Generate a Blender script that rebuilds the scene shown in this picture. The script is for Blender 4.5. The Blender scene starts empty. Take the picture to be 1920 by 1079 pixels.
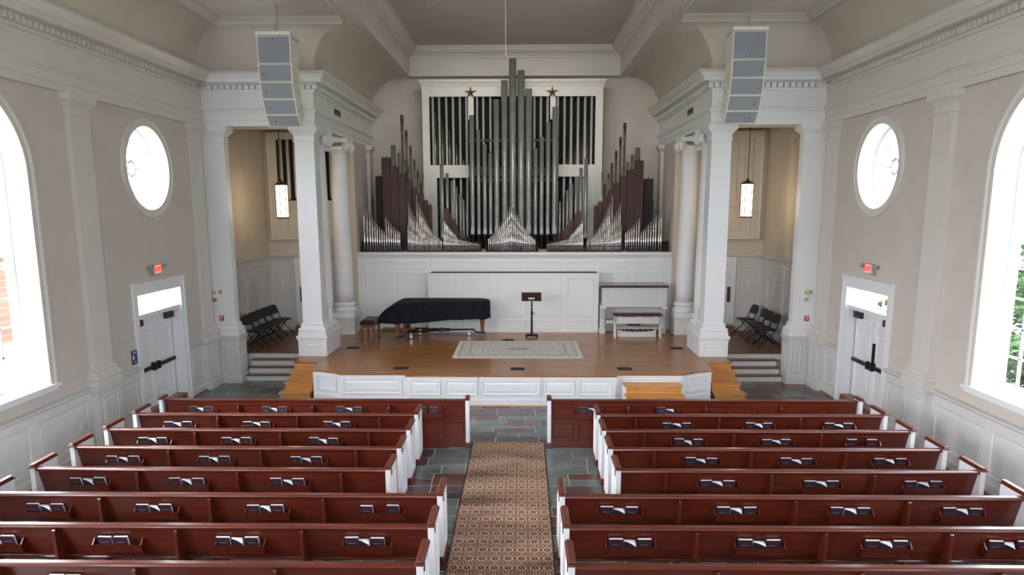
import bpy, bmesh, math, random
from mathutils import Vector, Matrix
C = bpy.context.scene.collection
PI = math.pi
RND = random.Random(7)

# ------------------------------------------------------------------ materials
def _nt(name):
    m = bpy.data.materials.new(name); m.use_nodes = True
    nt = m.node_tree
    return m, nt, nt.nodes['Principled BSDF']
def N(nt, t, **k):
    n = nt.nodes.new(t)
    for a, b in k.items(): setattr(n, a, b)
    return n
def coords(nt, scale=(1, 1, 1), rot=(0, 0, 0)):
    tc = N(nt, 'ShaderNodeTexCoord'); mp = N(nt, 'ShaderNodeMapping')
    mp.inputs['Scale'].default_value = scale; mp.inputs['Rotation'].default_value = rot
    nt.links.new(tc.outputs['Object'], mp.inputs['Vector'])
    return mp.outputs['Vector']
def ramp(nt, fac, stops):
    r = N(nt, 'ShaderNodeValToRGB'); e = r.color_ramp.elements
    while len(e) < len(stops): e.new(0.5)
    for i, (p, c) in enumerate(stops):
        e[i].position = p; e[i].color = (c[0], c[1], c[2], 1)
    nt.links.new(fac, r.inputs['Fac'])
    return r.outputs['Color']
def bump(nt, b, h, strength=.2, dist=.01):
    n = N(nt, 'ShaderNodeBump'); n.inputs['Strength'].default_value = strength; n.inputs['Distance'].default_value = dist
    nt.links.new(h, n.inputs['Height']); nt.links.new(n.outputs['Normal'], b.inputs['Normal'])
def math_(nt, op, a, b=None, c=None):
    n = N(nt, 'ShaderNodeMath', operation=op)
    for i, x in enumerate((a, b, c)):
        if x is None: continue
        if isinstance(x, (int, float)): n.inputs[i].default_value = x
        else: nt.links.new(x, n.inputs[i])
    return n.outputs[0]
def noise(nt, vec, scale, detail=3, rough=.5):
    n = N(nt, 'ShaderNodeTexNoise'); n.inputs['Scale'].default_value = scale
    n.inputs['Detail'].default_value = detail; n.inputs['Roughness'].default_value = rough
    nt.links.new(vec, n.inputs['Vector'])
    return n.outputs['Fac']
def mat(name, col, rough=.5, metal=0, var=.06, nscale=3, spec=.5, coat=0, bmp=0):
    m, nt, b = _nt(name)
    v = coords(nt); f = noise(nt, v, nscale)
    lo = tuple(max(0, x * (1 - var)) for x in col); hi = tuple(x * (1 + var) for x in col)
    nt.links.new(ramp(nt, f, [(.3, lo), (.7, hi)]), b.inputs['Base Color'])
    b.inputs['Roughness'].default_value = rough; b.inputs['Metallic'].default_value = metal
    b.inputs['Specular IOR Level'].default_value = spec
    b.inputs['Coat Weight'].default_value = coat; b.inputs['Coat Roughness'].default_value = .15
    if bmp: bump(nt, b, noise(nt, v, 120, 2), bmp, .004)
    return m
def wood(name, dark, light, axis='x', rough=.3, coat=.3, scale=1.0, fig=1.0, spec=.5):
    m, nt, b = _nt(name)
    s = {'x': (.7, 14, 14), 'y': (14, .7, 14), 'z': (14, 14, .7)}[axis]
    v = coords(nt, tuple(a * scale for a in s))
    f = noise(nt, v, 2.2, 6, .62)
    nt.links.new(ramp(nt, f, [(.5 - .2 / fig, dark), (.5 + .2 / fig, light)]), b.inputs['Base Color'])
    b.inputs['Roughness'].default_value = rough; b.inputs['Coat Weight'].default_value = coat
    b.inputs['Coat Roughness'].default_value = .12; b.inputs['Specular IOR Level'].default_value = spec
    return m
def emis(name, col, s):
    m, nt, b = _nt(name)
    b.inputs['Base Color'].default_value = (*col, 1)
    b.inputs['Emission Color'].default_value = (*col, 1); b.inputs['Emission Strength'].default_value = s
    f = noise(nt, coords(nt), 5)
    nt.links.new(ramp(nt, f, [(.2, tuple(c * .85 for c in col)), (.8, col)]), b.inputs['Emission Color'])
    return m

M = {}
M['wall'] = mat('taupe_plaster', (.58, .532, .474), .75, var=.03, nscale=1.5, bmp=.05)
M['cove'] = mat('taupe_ceiling_plaster', (.66, .595, .525), .8, var=.03, nscale=1.2, bmp=.05)
M['ceil'] = mat('ceiling_plaster', (.58, .53, .50), .85, var=.03, nscale=1.0)
M['white'] = mat('white_paint', (.785, .795, .80), .42, var=.02, nscale=2)
M['trim'] = mat('trim_paint', (.645, .615, .575), .45, var=.02, nscale=2)
M['crown'] = mat('crown_paint', (.52, .49, .455), .5, var=.02, nscale=2)
M['dado'] = mat('dado_paint', (.62, .605, .585), .45, var=.02, nscale=2)
M['warm'] = mat('alcove_plaster', (.61, .53, .43), .7, var=.04, nscale=1.5)
M['ivory'] = mat('ivory_paint', (.62, .56, .465), .5, var=.03, nscale=2)
M['pew'] = wood('cherry_stain_x', (.078, .0105, .0043), (.135, .0215, .0088), 'x', .28, .3, .8)
M['pewcap'] = wood('cherry_stain_y', (.10, .021, .010), (.155, .034, .017), 'y', .32, .35, .8)
M['pewz'] = wood('cherry_stain_z', (.068, .0105, .0045), (.118, .021, .0095), 'z', .32, .3, .8)
M['pewend'] = mat('pew_white', (.76, .76, .77), .4, var=.02)
M['oak'] = wood('oak_step', (.48, .20, .052), (.70, .35, .105), 'x', .35, .15, 1.0, 1.3)
M['oakdark'] = wood('oak_tread_brown', (.15, .065, .028), (.24, .11, .05), 'x', .4, .1)
M['brownwood'] = wood('walnut_leg', (.13, .05, .02), (.24, .10, .045), 'z', .35, .2)
M['maroon'] = wood('maroon_pipe_wood', (.034, .0065, .0045), (.058, .012, .008), 'z', .5, .1)
M['darkred'] = wood('dark_pipe_wood', (.016, .005, .004), (.03, .009, .007), 'z', .5, 0)
M['zinc'] = mat('zinc_pipe', (.29, .29, .28), .36, metal=.5, var=.12, nscale=4)
M['casepipe'] = mat('pale_case_pipe', (.55, .55, .52), .45, metal=.15, var=.05)
M['tin'] = mat('polished_tin', (.78, .77, .76), .2, metal=.92, var=.08, nscale=12)
M['spotted'] = mat('dull_spotted_metal', (.5, .49, .48), .33, metal=.9, var=.35, nscale=25)
M['dullmetal'] = mat('tarnished_metal', (.13, .115, .09), .4, metal=.7, var=.3, nscale=10)
M['black'] = mat('black_metal', (.012, .012, .013), .4, metal=.3)
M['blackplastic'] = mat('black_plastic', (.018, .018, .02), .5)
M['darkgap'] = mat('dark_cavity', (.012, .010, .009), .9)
M['pipefoot'] = mat('dark_pipe_foot', (.03, .028, .026), .5, metal=.5)
M['bronze'] = mat('bronze', (.13, .08, .04), .45, metal=.8, var=.2, nscale=20)
M['gold'] = mat('dull_gold_leaf', (.23, .14, .06), .5, metal=.7, var=.25, nscale=30)
M['steel'] = mat('caster_steel', (.6, .6, .6), .3, metal=.9)
M['plum'] = mat('plum_book_cloth', (.04, .017, .028), .5, var=.15, nscale=30)
M['navy'] = mat('navy_paper_cover', (.025, .025, .05), .45, var=.15, nscale=30)
M['paper'] = mat('book_paper', (.82, .82, .82), .6, var=.03, nscale=60)
M['gilt'] = mat('stamped_lettering', (.25, .19, .16), .5)
M['leather'] = mat('brown_leather', (.028, .011, .008), .32, var=.25, nscale=12)
M['spkgrille'] = mat('grey_speaker_cloth', (.27, .285, .32), .8, var=.08, nscale=60)
M['cream'] = mat('cream_paint', (.75, .735, .67), .45, var=.02)
M['desk'] = wood('dark_desk_veneer', (.03, .011, .009), (.055, .02, .015), 'x', .6, 0, 1, 1, .2)
M['consolewhite'] = mat('console_paint', (.70, .70, .68), .4, var=.02)
M['lidwood'] = wood('rosewood_lid', (.05, .016, .012), (.09, .03, .022), 'x', .25, .4)
M['red'] = mat('red_enamel', (.42, .02, .025), .4)
M['yellow'] = mat('amber_lens', (.75, .42, .05), .3)
M['blue'] = mat('blue_sign', (.03, .05, .12), .4)
M['offwhite'] = mat('white_plastic', (.78, .77, .73), .4)
M['grey'] = mat('grey_plastic', (.36, .35, .33), .5)
M['ductgrille'] = mat('dark_grille', (.09, .08, .07), .7)  # even dark tone of the grille's flat inner plate
M['vent'] = mat('floor_register', (.02, .02, .022), .5, metal=.4)
M['exit'] = emis('exit_red_glow', (1.0, .27, .22), .42)
M['exitface'] = emis('exit_letter_glow', (1.0, .035, .03), .8)
M['lantern'] = emis('lantern_glow', (1.0, .74, .42), 9.0)
M['bulbglass'] = emis('lantern_frosted', (1.0, .80, .52), 4.2)

# glass: transparent with a fresnel sheen
def glass():
    m, nt, b = _nt('window_glass'); nt.nodes.remove(b)
    out = nt.nodes['Material Output']
    t = N(nt, 'ShaderNodeBsdfTransparent'); t.inputs['Color'].default_value = (.97, .985, .98, 1)
    g = N(nt, 'ShaderNodeBsdfGlossy'); g.inputs['Roughness'].default_value = .03
    lw = N(nt, 'ShaderNodeLayerWeight'); lw.inputs['Blend'].default_value = .5
    f = math_(nt, 'MULTIPLY_ADD', math_(nt, 'POWER', lw.outputs['Facing'], 5.0), .5, .035)
    x = N(nt, 'ShaderNodeMixShader')
    nt.links.new(f, x.inputs[0]); nt.links.new(t.outputs[0], x.inputs[1]); nt.links.new(g.outputs[0], x.inputs[2])
    nt.links.new(x.outputs[0], out.inputs['Surface'])
    return m
M['glass'] = glass()

def plank():
    m, nt, b = _nt('oak_strip_floor')
    v = coords(nt)
    br = N(nt, 'ShaderNodeTexBrick'); nt.links.new(v, br.inputs['Vector'])
    br.inputs['Scale'].default_value = 1.0; br.inputs['Brick Width'].default_value = .9; br.inputs['Row Height'].default_value = .058
    br.inputs['Mortar Size'].default_value = .0012; br.inputs['Mortar Smooth'].default_value = .2; br.offset = .37
    br.inputs['Color1'].default_value = (.32, .122, .031, 1); br.inputs['Color2'].default_value = (.43, .182, .05, 1)
    br.inputs['Mortar'].default_value = (.07, .028, .01, 1)
    g = noise(nt, coords(nt, (1.2, 26, 1)), 2.5, 5, .6)
    mx = N(nt, 'ShaderNodeMix', data_type='RGBA', blend_type='MULTIPLY'); mx.inputs[0].default_value = .55
    nt.links.new(br.outputs['Color'], mx.inputs[6])
    nt.links.new(ramp(nt, g, [(.3, (.62, .6, .58)), (.7, (1.15, 1.12, 1.1))]), mx.inputs[7])
    nt.links.new(mx.outputs[2], b.inputs['Base Color'])
    b.inputs['Roughness'].default_value = .24; b.inputs['Coat Weight'].default_value = .0; b.inputs['Specular IOR Level'].default_value = .38
    bump(nt, b, br.outputs['Fac'], .12, .002)
    return m
M['plank'] = plank()

def slate(name, c, v2):
    m, nt, b = _nt(name)
    v = coords(nt)
    f = noise(nt, v, 2.3, 6, .6)
    nt.links.new(ramp(nt, f, [(.32, tuple(x * .72 for x in c)), (.55, c), (.75, v2)]), b.inputs['Base Color'])
    b.inputs['Roughness'].default_value = .24; b.inputs['Specular IOR Level'].default_value = .5
    bump(nt, b, noise(nt, v, 14, 5, .6), .12, .006)
    return m
SL = [slate('slate_green', (.15, .186, .172), (.22, .272, .255)), slate('slate_greygreen', (.14, .17, .158), (.205, .25, .24)),
      slate('slate_purple', (.095, .058, .068), (.135, .09, .10)), slate('slate_dark', (.062, .06, .062), (.10, .10, .10)),
      slate('slate_rust', (.15, .06, .045), (.2, .09, .07)), slate('slate_grey', (.18, .192, .204), (.25, .268, .28))]
M['grout'] = mat('pale_grout', (.62, .60, .55), .8)

def runner_mat():
    m, nt, b = _nt('woven_scroll_runner')
    v = coords(nt)
    sep = N(nt, 'ShaderNodeSeparateXYZ'); nt.links.new(v, sep.inputs[0])
    px, py = .165, .23
    def cell(ox, oy, sx, sy):
        a = math_(nt, 'SUBTRACT', math_(nt, 'FRACT', math_(nt, 'ADD', math_(nt, 'DIVIDE', sep.outputs[0], sx), ox)), .5)
        c = math_(nt, 'SUBTRACT', math_(nt, 'FRACT', math_(nt, 'ADD', math_(nt, 'DIVIDE', sep.outputs[1], sy), oy)), .5)
        c = math_(nt, 'MULTIPLY', c, 1.25)
        return math_(nt, 'SQRT', math_(nt, 'ADD', math_(nt, 'MULTIPLY', a, a), math_(nt, 'MULTIPLY', c, c)))
    d1 = cell(0, 0, px, py); d2 = cell(.5, .5, px, py); d3 = cell(.25, .25, px / 3, py / 3)
    r1 = math_(nt, 'ABSOLUTE', math_(nt, 'COSINE', math_(nt, 'MULTIPLY', d1, 9.5)))
    r2 = math_(nt, 'ABSOLUTE', math_(nt, 'COSINE', math_(nt, 'MULTIPLY', d2, 15)))
    pick = math_(nt, 'LESS_THAN', d1, d2)
    s = math_(nt, 'ADD', math_(nt, 'MULTIPLY', pick, r1), math_(nt, 'MULTIPLY', math_(nt, 'SUBTRACT', 1, pick), r2))
    r3 = math_(nt, 'ABSOLUTE', math_(nt, 'COSINE', math_(nt, 'MULTIPLY', d3, 7)))
    s = math_(nt, 'ADD', math_(nt, 'MULTIPLY', s, .72), math_(nt, 'MULTIPLY', r3, .28))
    s = math_(nt, 'ADD', s, math_(nt, 'MULTIPLY', math_(nt, 'SUBTRACT', noise(nt, v, 70, 3), .5), .4))
    col = ramp(nt, s, [(.36, (.075, .034, .024)), (.55, (.22, .115, .078)), (.74, (.52, .35, .25))])
    w = noise(nt, coords(nt, (1.1, 3.2, 1)), 1.2, 2)
    mx = N(nt, 'ShaderNodeMix', data_type='RGBA', blend_type='MULTIPLY'); mx.inputs[0].default_value = .8
    nt.links.new(col, mx.inputs[6]); nt.links.new(ramp(nt, w, [(.33, (.6, .56, .53)), (.5, (1, 1, 1))]), mx.inputs[7])
    nt.links.new(mx.outputs[2], b.inputs['Base Color'])
    b.inputs['Roughness'].default_value = .95; b.inputs['Specular IOR Level'].default_value = .1
    bump(nt, b, noise(nt, v, 240, 2), .4, .004)
    return m
M['runner'] = runner_mat()
M['runneredge'] = mat('dark_runner_binding', (.05, .025, .015), .9)

def rug_mat():
    m, nt, b = _nt('distressed_cream_rug')
    v = coords(nt)
    sep = N(nt, 'ShaderNodeSeparateXYZ'); nt.links.new(v, sep.inputs[0])
    ax = math_(nt, 'ABSOLUTE', sep.outputs[0]); ay = math_(nt, 'ABSOLUTE', sep.outputs[1])
    cm = N(nt, 'ShaderNodeCombineXYZ'); nt.links.new(ax, cm.inputs[0]); nt.links.new(ay, cm.inputs[1])
    vo = N(nt, 'ShaderNodeTexVoronoi', feature='DISTANCE_TO_EDGE'); vo.inputs['Scale'].default_value = 7
    nt.links.new(cm.outputs[0], vo.inputs['Vector'])
    n1 = noise(nt, cm.outputs[0], 16, 4, .7); n2 = noise(nt, v, 55, 3, .7)
    dens = math_(nt, 'ADD', math_(nt, 'MULTIPLY', n1, .62), math_(nt, 'MULTIPLY', n2, .5))
    # borders: two dark lines round the field
    ex = math_(nt, 'SUBTRACT', 1.6, ax); ey = math_(nt, 'SUBTRACT', 1.08, ay)
    e = math_(nt, 'MINIMUM', ex, ey)
    l1 = math_(nt, 'LESS_THAN', math_(nt, 'ABSOLUTE', math_(nt, 'SUBTRACT', e, .14)), .02)
    l2 = math_(nt, 'LESS_THAN', math_(nt, 'ABSOLUTE', math_(nt, 'SUBTRACT', e, .38)), .025)
    rr = math_(nt, 'SQRT', math_(nt, 'ADD', math_(nt, 'MULTIPLY', ax, ax), math_(nt, 'MULTIPLY', math_(nt, 'MULTIPLY', ay, ay), 2.5)))
    med = math_(nt, 'LESS_THAN', rr, .3)
    med = math_(nt, 'MULTIPLY', med, .08)
    vl = math_(nt, 'LESS_THAN', vo.outputs[0], .035)
    k = math_(nt, 'ADD', math_(nt, 'MULTIPLY', math_(nt, 'ADD', math_(nt, 'ADD', l1, l2), vl), .07), med)
    k = math_(nt, 'ADD', k, dens)
    inside = math_(nt, 'GREATER_THAN', e, .085)
    k = math_(nt, 'MULTIPLY', k, inside)
    nt.links.new(ramp(nt, k, [(.58, (.80, .78, .73)), (.66, (.42, .39, .34)), (.76, (.15, .135, .12))]), b.inputs['Base Color'])
    b.inputs['Roughness'].default_value = .95; b.inputs['Specular IOR Level'].default_value = .1
    return m
M['rug'] = rug_mat()
M['rugedge'] = mat('rug_binding', (.62, .57, .47), .9)

def quilt():
    m, nt, b = _nt('black_quilted_cover')
    v = coords(nt)
    br = N(nt, 'ShaderNodeTexBrick'); br.offset = 0
    cmb = N(nt, 'ShaderNodeSeparateXYZ'); nt.links.new(v, cmb.inputs[0])
    c2 = N(nt, 'ShaderNodeCombineXYZ'); nt.links.new(math_(nt, 'ADD', cmb.outputs[0], cmb.outputs[1]), c2.inputs[0]); nt.links.new(cmb.outputs[2], c2.inputs[1])
    nt.links.new(c2.outputs[0], br.inputs['Vector'])
    br.inputs['Scale'].default_value = 1; br.inputs['Brick Width'].default_value = .1; br.inputs['Row Height'].default_value = .1; br.inputs['Mortar Size'].default_value = .004; br.inputs['Mortar Smooth'].default_value = 1
    f = noise(nt, v, 6)
    nt.links.new(ramp(nt, f, [(.3, (.005, .0055, .009)), (.7, (.011, .012, .019))]), b.inputs['Base Color'])
    b.inputs['Roughness'].default_value = .85; b.inputs['Specular IOR Level'].default_value = .25
    h = math_(nt, 'SUBTRACT', 1, br.outputs['Fac'])
    bump(nt, b, h, .5, .012)
    return m
M['quilt'] = quilt()

def brick():
    m, nt, b = _nt('red_brickwork')
    br = N(nt, 'ShaderNodeTexBrick')
    nt.links.new(coords(nt, (1, 1, 1), (PI / 2, 0, PI / 2)), br.inputs['Vector'])
    br.inputs['Scale'].default_value = 1; br.inputs['Brick Width'].default_value = .24; br.inputs['Row Height'].default_value = .08; br.inputs['Mortar Size'].default_value = .008
    br.inputs['Color1'].default_value = (.13, .045, .025, 1); br.inputs['Color2'].default_value = (.18, .065, .035, 1); br.inputs['Mortar'].default_value = (.2, .18, .16, 1)
    nt.links.new(br.outputs['Color'], b.inputs['Base Color']); b.inputs['Roughness'].default_value = .9
    return m
M['brick'] = brick()
M['leaf'] = mat('hedge_leaf', (.03, .075, .012), .8, var=.5, nscale=6)
M['grass'] = mat('lawn', (.16, .19, .10), .95, var=.3, nscale=2)
M['bark'] = mat('bark', (.05, .035, .025), .9, var=.3, nscale=8)
M['paleext'] = mat('pale_exterior', (.7, .68, .64), .8)

# ------------------------------------------------------------------ mesh helper
ORG = {}
class MB:
    def __init__(s): s.v = []; s.f = []; s.m = []; s.s = []
    def face(s, idx, m=0, sm=False): s.f.append(tuple(idx)); s.m.append(m); s.s.append(sm)
    def add(s, vs, fs, m=0, sm=False):
        o = len(s.v); s.v += [tuple(p) for p in vs]
        for f in fs: s.face([o + i for i in f], m, sm)
    def box(s, x0, x1, y0, y1, z0, z1, m=0):
        s.add([(x0, y0, z0), (x1, y0, z0), (x1, y1, z0), (x0, y1, z0), (x0, y0, z1), (x1, y0, z1), (x1, y1, z1), (x0, y1, z1)],
              [(0, 3, 2, 1), (4, 5, 6, 7), (0, 1, 5, 4), (1, 2, 6, 5), (2, 3, 7, 6), (3, 0, 4, 7)], m)
    def bbox(s, x0, x1, y0, y1, z0, z1, b=.01, m=0):
        """box with chamfered top and vertical edges"""
        if x0 > x1: x0, x1 = x1, x0
        if y0 > y1: y0, y1 = y1, y0
        def ring(i, z): return [(x0 + i + b, y0 + i, z), (x1 - i - b, y0 + i, z), (x1 - i, y0 + i + b, z), (x1 - i, y1 - i - b, z), (x1 - i - b, y1 - i, z), (x0 + i + b, y1 - i, z), (x0 + i, y1 - i - b, z), (x0 + i, y0 + i + b, z)]
        s.rings([ring(b, z0), ring(0, z0 + b), ring(0, z1 - b), ring(b, z1)], m)
    def obox(s, mtx, sx, sy, sz, m=0):
        vs = [mtx @ Vector((a * sx / 2, b * sy / 2, c * sz / 2)) for c in (-1, 1) for a, b in ((-1, -1), (1, -1), (1, 1), (-1, 1))]
        s.add(vs, [(0, 3, 2, 1), (4, 5, 6, 7), (0, 1, 5, 4), (1, 2, 6, 5), (2, 3, 7, 6), (3, 0, 4, 7)], m)
    def rings(s, rs, m=0, caps=True, sm=False, closed=True):
        n = len(rs[0]); o = len(s.v)
        for r in rs: s.v += [tuple(p) for p in r]
        for k in range(len(rs) - 1):
            for i in range(n if closed else n - 1):
                j = (i + 1) % n
                s.face((o + k * n + i, o + k * n + j, o + (k + 1) * n + j, o + (k + 1) * n + i), m, sm)
        if caps:
            s.face([o + i for i in reversed(range(n))], m); s.face([o + (len(rs) - 1) * n + i for i in range(n)], m)
    def lathe(s, cx, cy, prof, n=20, m=0, sm=True, caps=True, mtx=None):
        rs = []
        for r, z in prof:
            ring = [(cx + r * math.cos(2 * PI * i / n), cy + r * math.sin(2 * PI * i / n), z) for i in range(n)]
            if mtx is not None: ring = [mtx @ Vector(p) for p in ring]
            rs.append(ring)
        s.rings(rs, m, caps, sm)
    def tube(s, pts, r, n=8, m=0, caps=True):
        pts = [Vector(p) for p in pts]; rs = []; up = None
        for i, p in enumerate(pts):
            t = (pts[min(i + 1, len(pts) - 1)] - pts[max(i - 1, 0)]).normalized()
            if up is None or abs(up.dot(t)) > .95: up = Vector((0, 0, 1)) if abs(t.z) < .9 else Vector((1, 0, 0))
            a = t.cross(up).normalized(); b = a.cross(t).normalized(); up = b
            rr = r[i] if isinstance(r, (list, tuple)) else r
            rs.append([p + a * rr * math.cos(2 * PI * k / n) + b * rr * math.sin(2 * PI * k / n) for k in range(n)])
        s.rings(rs, m, caps, True)
    def prism(s, poly, axis, a0, a1, m=0):
        """extrude a 2D polygon along an axis: axis x -> poly (y,z); y -> (x,z); z -> (x,y)"""
        def P(p, a):
            return {'x': (a, p[0], p[1]), 'y': (p[0], a, p[1]), 'z': (p[0], p[1], a)}[axis]
        s.rings([[P(p, a0) for p in poly], [P(p, a1) for p in poly]], m)
    def sweep(s, path, prof, closed=False, m=0, side=1, caps=True):
        """sweep profile [(offset to the right of travel, z)] along a plan path with mitred corners"""
        P = [Vector(p) for p in path]; n = len(P); rows = []
        def nrm(a, b):
            d = (b - a).normalized(); return Vector((d.y, -d.x)) * side
        for i in range(n):
            if closed: n1 = nrm(P[i - 1], P[i]); n2 = nrm(P[i], P[(i + 1) % n])
            else:
                n1 = nrm(P[max(i - 1, 0)], P[max(i, 1)]) if i > 0 else nrm(P[0], P[1])
                n2 = nrm(P[i], P[i + 1]) if i < n - 1 else n1
            mit = (n1 + n2) / (1 + n1.dot(n2))
            rows.append([(P[i].x + mit.x * o, P[i].y + mit.y * o, z) for o, z in prof])
        o = len(s.v); k = len(prof)
        for r in rows: s.v += r
        for i in range(n if closed else n - 1):
            j = (i + 1) % n
            for q in range(k - 1): s.face((o + i * k + q, o + j * k + q, o + j * k + q + 1, o + i * k + q + 1), m)
        if not closed and caps and k > 2:
            s.face([o + q for q in range(k)], m); s.face([o + (n - 1) * k + q for q in reversed(range(k))], m)
    def panel(s, O, u, v, n, u0, u1, v0, v1, m=0, w=.05, h=.018, style='raised'):
        """moulded panel on a plane (origin O, axes u, v, outward n)"""
        O, u, v, n = Vector(O), Vector(u), Vector(v), Vector(n)
        if style == 'raised': steps = [(0, 0), (w * .2, h), (w * .5, h), (w, -h * .15), (w * 1.5, h * .1), (w * 2.2, h * .6)]
        else: steps = [(0, 0), (w * .25, h), (w * .7, h), (w, 0)]
        rs = []
        for i, d in steps:
            rs.append([O + u * a + v * b + n * (d + .001) for a, b in ((u0 + i, v0 + i), (u1 - i, v0 + i), (u1 - i, v1 - i), (u0 + i, v1 - i))])
        o = len(s.v)
        for r in rs: s.v += [tuple(p) for p in r]
        for k in range(len(rs) - 1):
            for i in range(4):
                j = (i + 1) % 4; s.face((o + k * 4 + i, o + k * 4 + j, o + k * 4 + 4 + j, o + k * 4 + 4 + i), m)
        if style == 'raised': s.face([o + (len(rs) - 1) * 4 + i for i in range(4)], m)
    def build(s, name, mats, parent=None, at=None):
        if not isinstance(mats, (list, tuple)): mats = [mats]
        me = bpy.data.meshes.new(name)
        L = Vector((0, 0, 0))
        if parent is not None: L = ORG.get(parent.name, Vector((0, 0, 0)))
        elif at is not None: L = Vector(at)
        me.from_pydata([(p[0] - L.x, p[1] - L.y, p[2] - L.z) for p in s.v], [], s.f)
        for x in mats: me.materials.append(M[x] if isinstance(x, str) else x)
        me.polygons.foreach_set('material_index', s.m); me.polygons.foreach_set('use_smooth', s.s)
        me.update()
        o = bpy.data.objects.new(name, me); C.objects.link(o)
        if parent is not None: o.parent = parent; ORG[o.name] = L
        else: o.location = L; ORG[o.name] = L
        return o
def tag(o, label, cat, group=None):
    o['label'] = label; o['category'] = cat
    if group: o['group'] = group
    return o
def thing(name, loc, label, cat, group=None):
    o = bpy.data.objects.new(name, None); C.objects.link(o); o.location = loc; o.empty_display_size = .1
    ORG[o.name] = Vector(loc)
    return tag(o, label, cat, group)
def local_thing(name, label, cat, group=None):
    o = bpy.data.objects.new(name, None); C.objects.link(o); ORG[o.name] = Vector((0, 0, 0)); o.empty_display_size = .1
    return tag(o, label, cat, group)
def struct(o):
    o['kind'] = 'structure'; return o
def dup(root, loc, rz=0, label=None):
    r = root.copy(); C.objects.link(r); r.location = loc; r.rotation_euler = (0, 0, rz)
    if label: r['label'] = label
    for ch in list(root.children):
        c = ch.copy(); C.objects.link(c); c.parent = r
        for g in list(ch.children):
            d = g.copy(); C.objects.link(d); d.parent = c
    return r
def order(a, b): return (a, b) if a < b else (b, a)
def SIDE(sx): return 'left' if sx < 0 else 'right'

# ------------------------------------------------------------------ key dimensions (metres)
SPOT_W = 55
W = 7.4            # nave side walls at x = +-7.4
HS = .69           # stage height
AF = .62           # alcove floor
ZA = 6.22          # underside of the entablature
ZC = 7.4           # top of the cornice

# ================================================================== SETTING
# ---- slate floor, random ashlar
def make_floor():
    mb = MB(); rnd = random.Random(21)
    mb.box(-8.2, 8.2, -5.2, 24.3, -.3, -.006, 6)
    y = -5.0; g = .006
    wts = [0, 0, 0, 0, 1, 1, 2, 2, 2, 2, 3, 4, 5, 5]
    while y < 18.4:
        h = rnd.choice([.3, .38, .45, .52]); x = -7.9 + rnd.uniform(-.5, 0); g = .010
        while x < 7.95:
            w = rnd.choice([.4, .55, .68, .82])
            def tile(x0, x1, y0, y1):
                z = rnd.uniform(-.001, .001)
                mb.add([(x0 + g, y0 + g, z), (x1 - g, y0 + g, z), (x1 - g, y1 - g, z), (x0 + g, y1 - g, z)], [(0, 1, 2, 3)], rnd.choice(wts))
            if h >= .45 and rnd.random() < .3: 
                tile(x, x + w, y, y + h / 2); tile(x, x + w, y + h / 2, y + h)
            else: tile(x, x + w, y, y + h)
            x += w
        y += h
    return struct(mb.build('floor', SL + [M['grout']]))
make_floor()

# ---- nave walls with their openings
WINY = [9.88, 4.58, -.72]
def arch_loop(yc, r=1.29, z0=1.5, zs=4.85, n=28):
    pts = [(yc - r, z0), (yc + r, z0)]
    pts += [(yc + r * math.cos(a), zs + r * math.sin(a)) for a in [PI * i / n for i in range(n + 1)]]
    return pts
def circ_loop(yc, zc, r, n=48): return [(yc + r * math.cos(2 * PI * i / n), zc + r * math.sin(2 * PI * i / n)) for i in range(n)]
OCY, OCZ, OCR = 14.86, 5.12, .835
DY0, DY1, DZ = 13.99, 15.79, 2.6
def nave_wall(sx):
    loops = [[(-5.2, -.2), (21.7, -.2), (21.7, 7.5), (-5.2, 7.5)]] + [arch_loop(y) for y in WINY] + [circ_loop(OCY, OCZ, OCR), [(DY0, 0), (DY1, 0), (DY1, DZ), (DY0, DZ)]]
    bm = bmesh.new(); X0, X1 = sx * W, sx * (W + .5)
    for X in (X0, X1):
        edges = []
        for lp in loops:
            vs = [bm.verts.new((X, p[0], p[1])) for p in lp]
            edges += [bm.edges.new((vs[i], vs[(i + 1) % len(vs)])) for i in range(len(vs))]
        bmesh.ops.triangle_fill(bm, use_beauty=True, use_dissolve=False, edges=edges)
    for f in bm.faces: f.material_index = 0
    for lp in loops:
        n = len(lp)
        a = [bm.verts.new((X0, *p)) for p in lp]; b = [bm.verts.new((X1, *p)) for p in lp]
        for i in range(n):
            f = bm.faces.new((a[i], a[(i + 1) % n], b[(i + 1) % n], b[i])); f.material_index = 1
    me = bpy.data.meshes.new('wall_' + SIDE(sx)); bm.to_mesh(me); bm.free()
    me.materials.append(M['wall']); me.materials.append(M['white'])
    o = bpy.data.objects.new('wall_' + SIDE(sx), me); C.objects.link(o); struct(o)
for sx in (-1, 1): nave_wall(sx)
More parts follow.
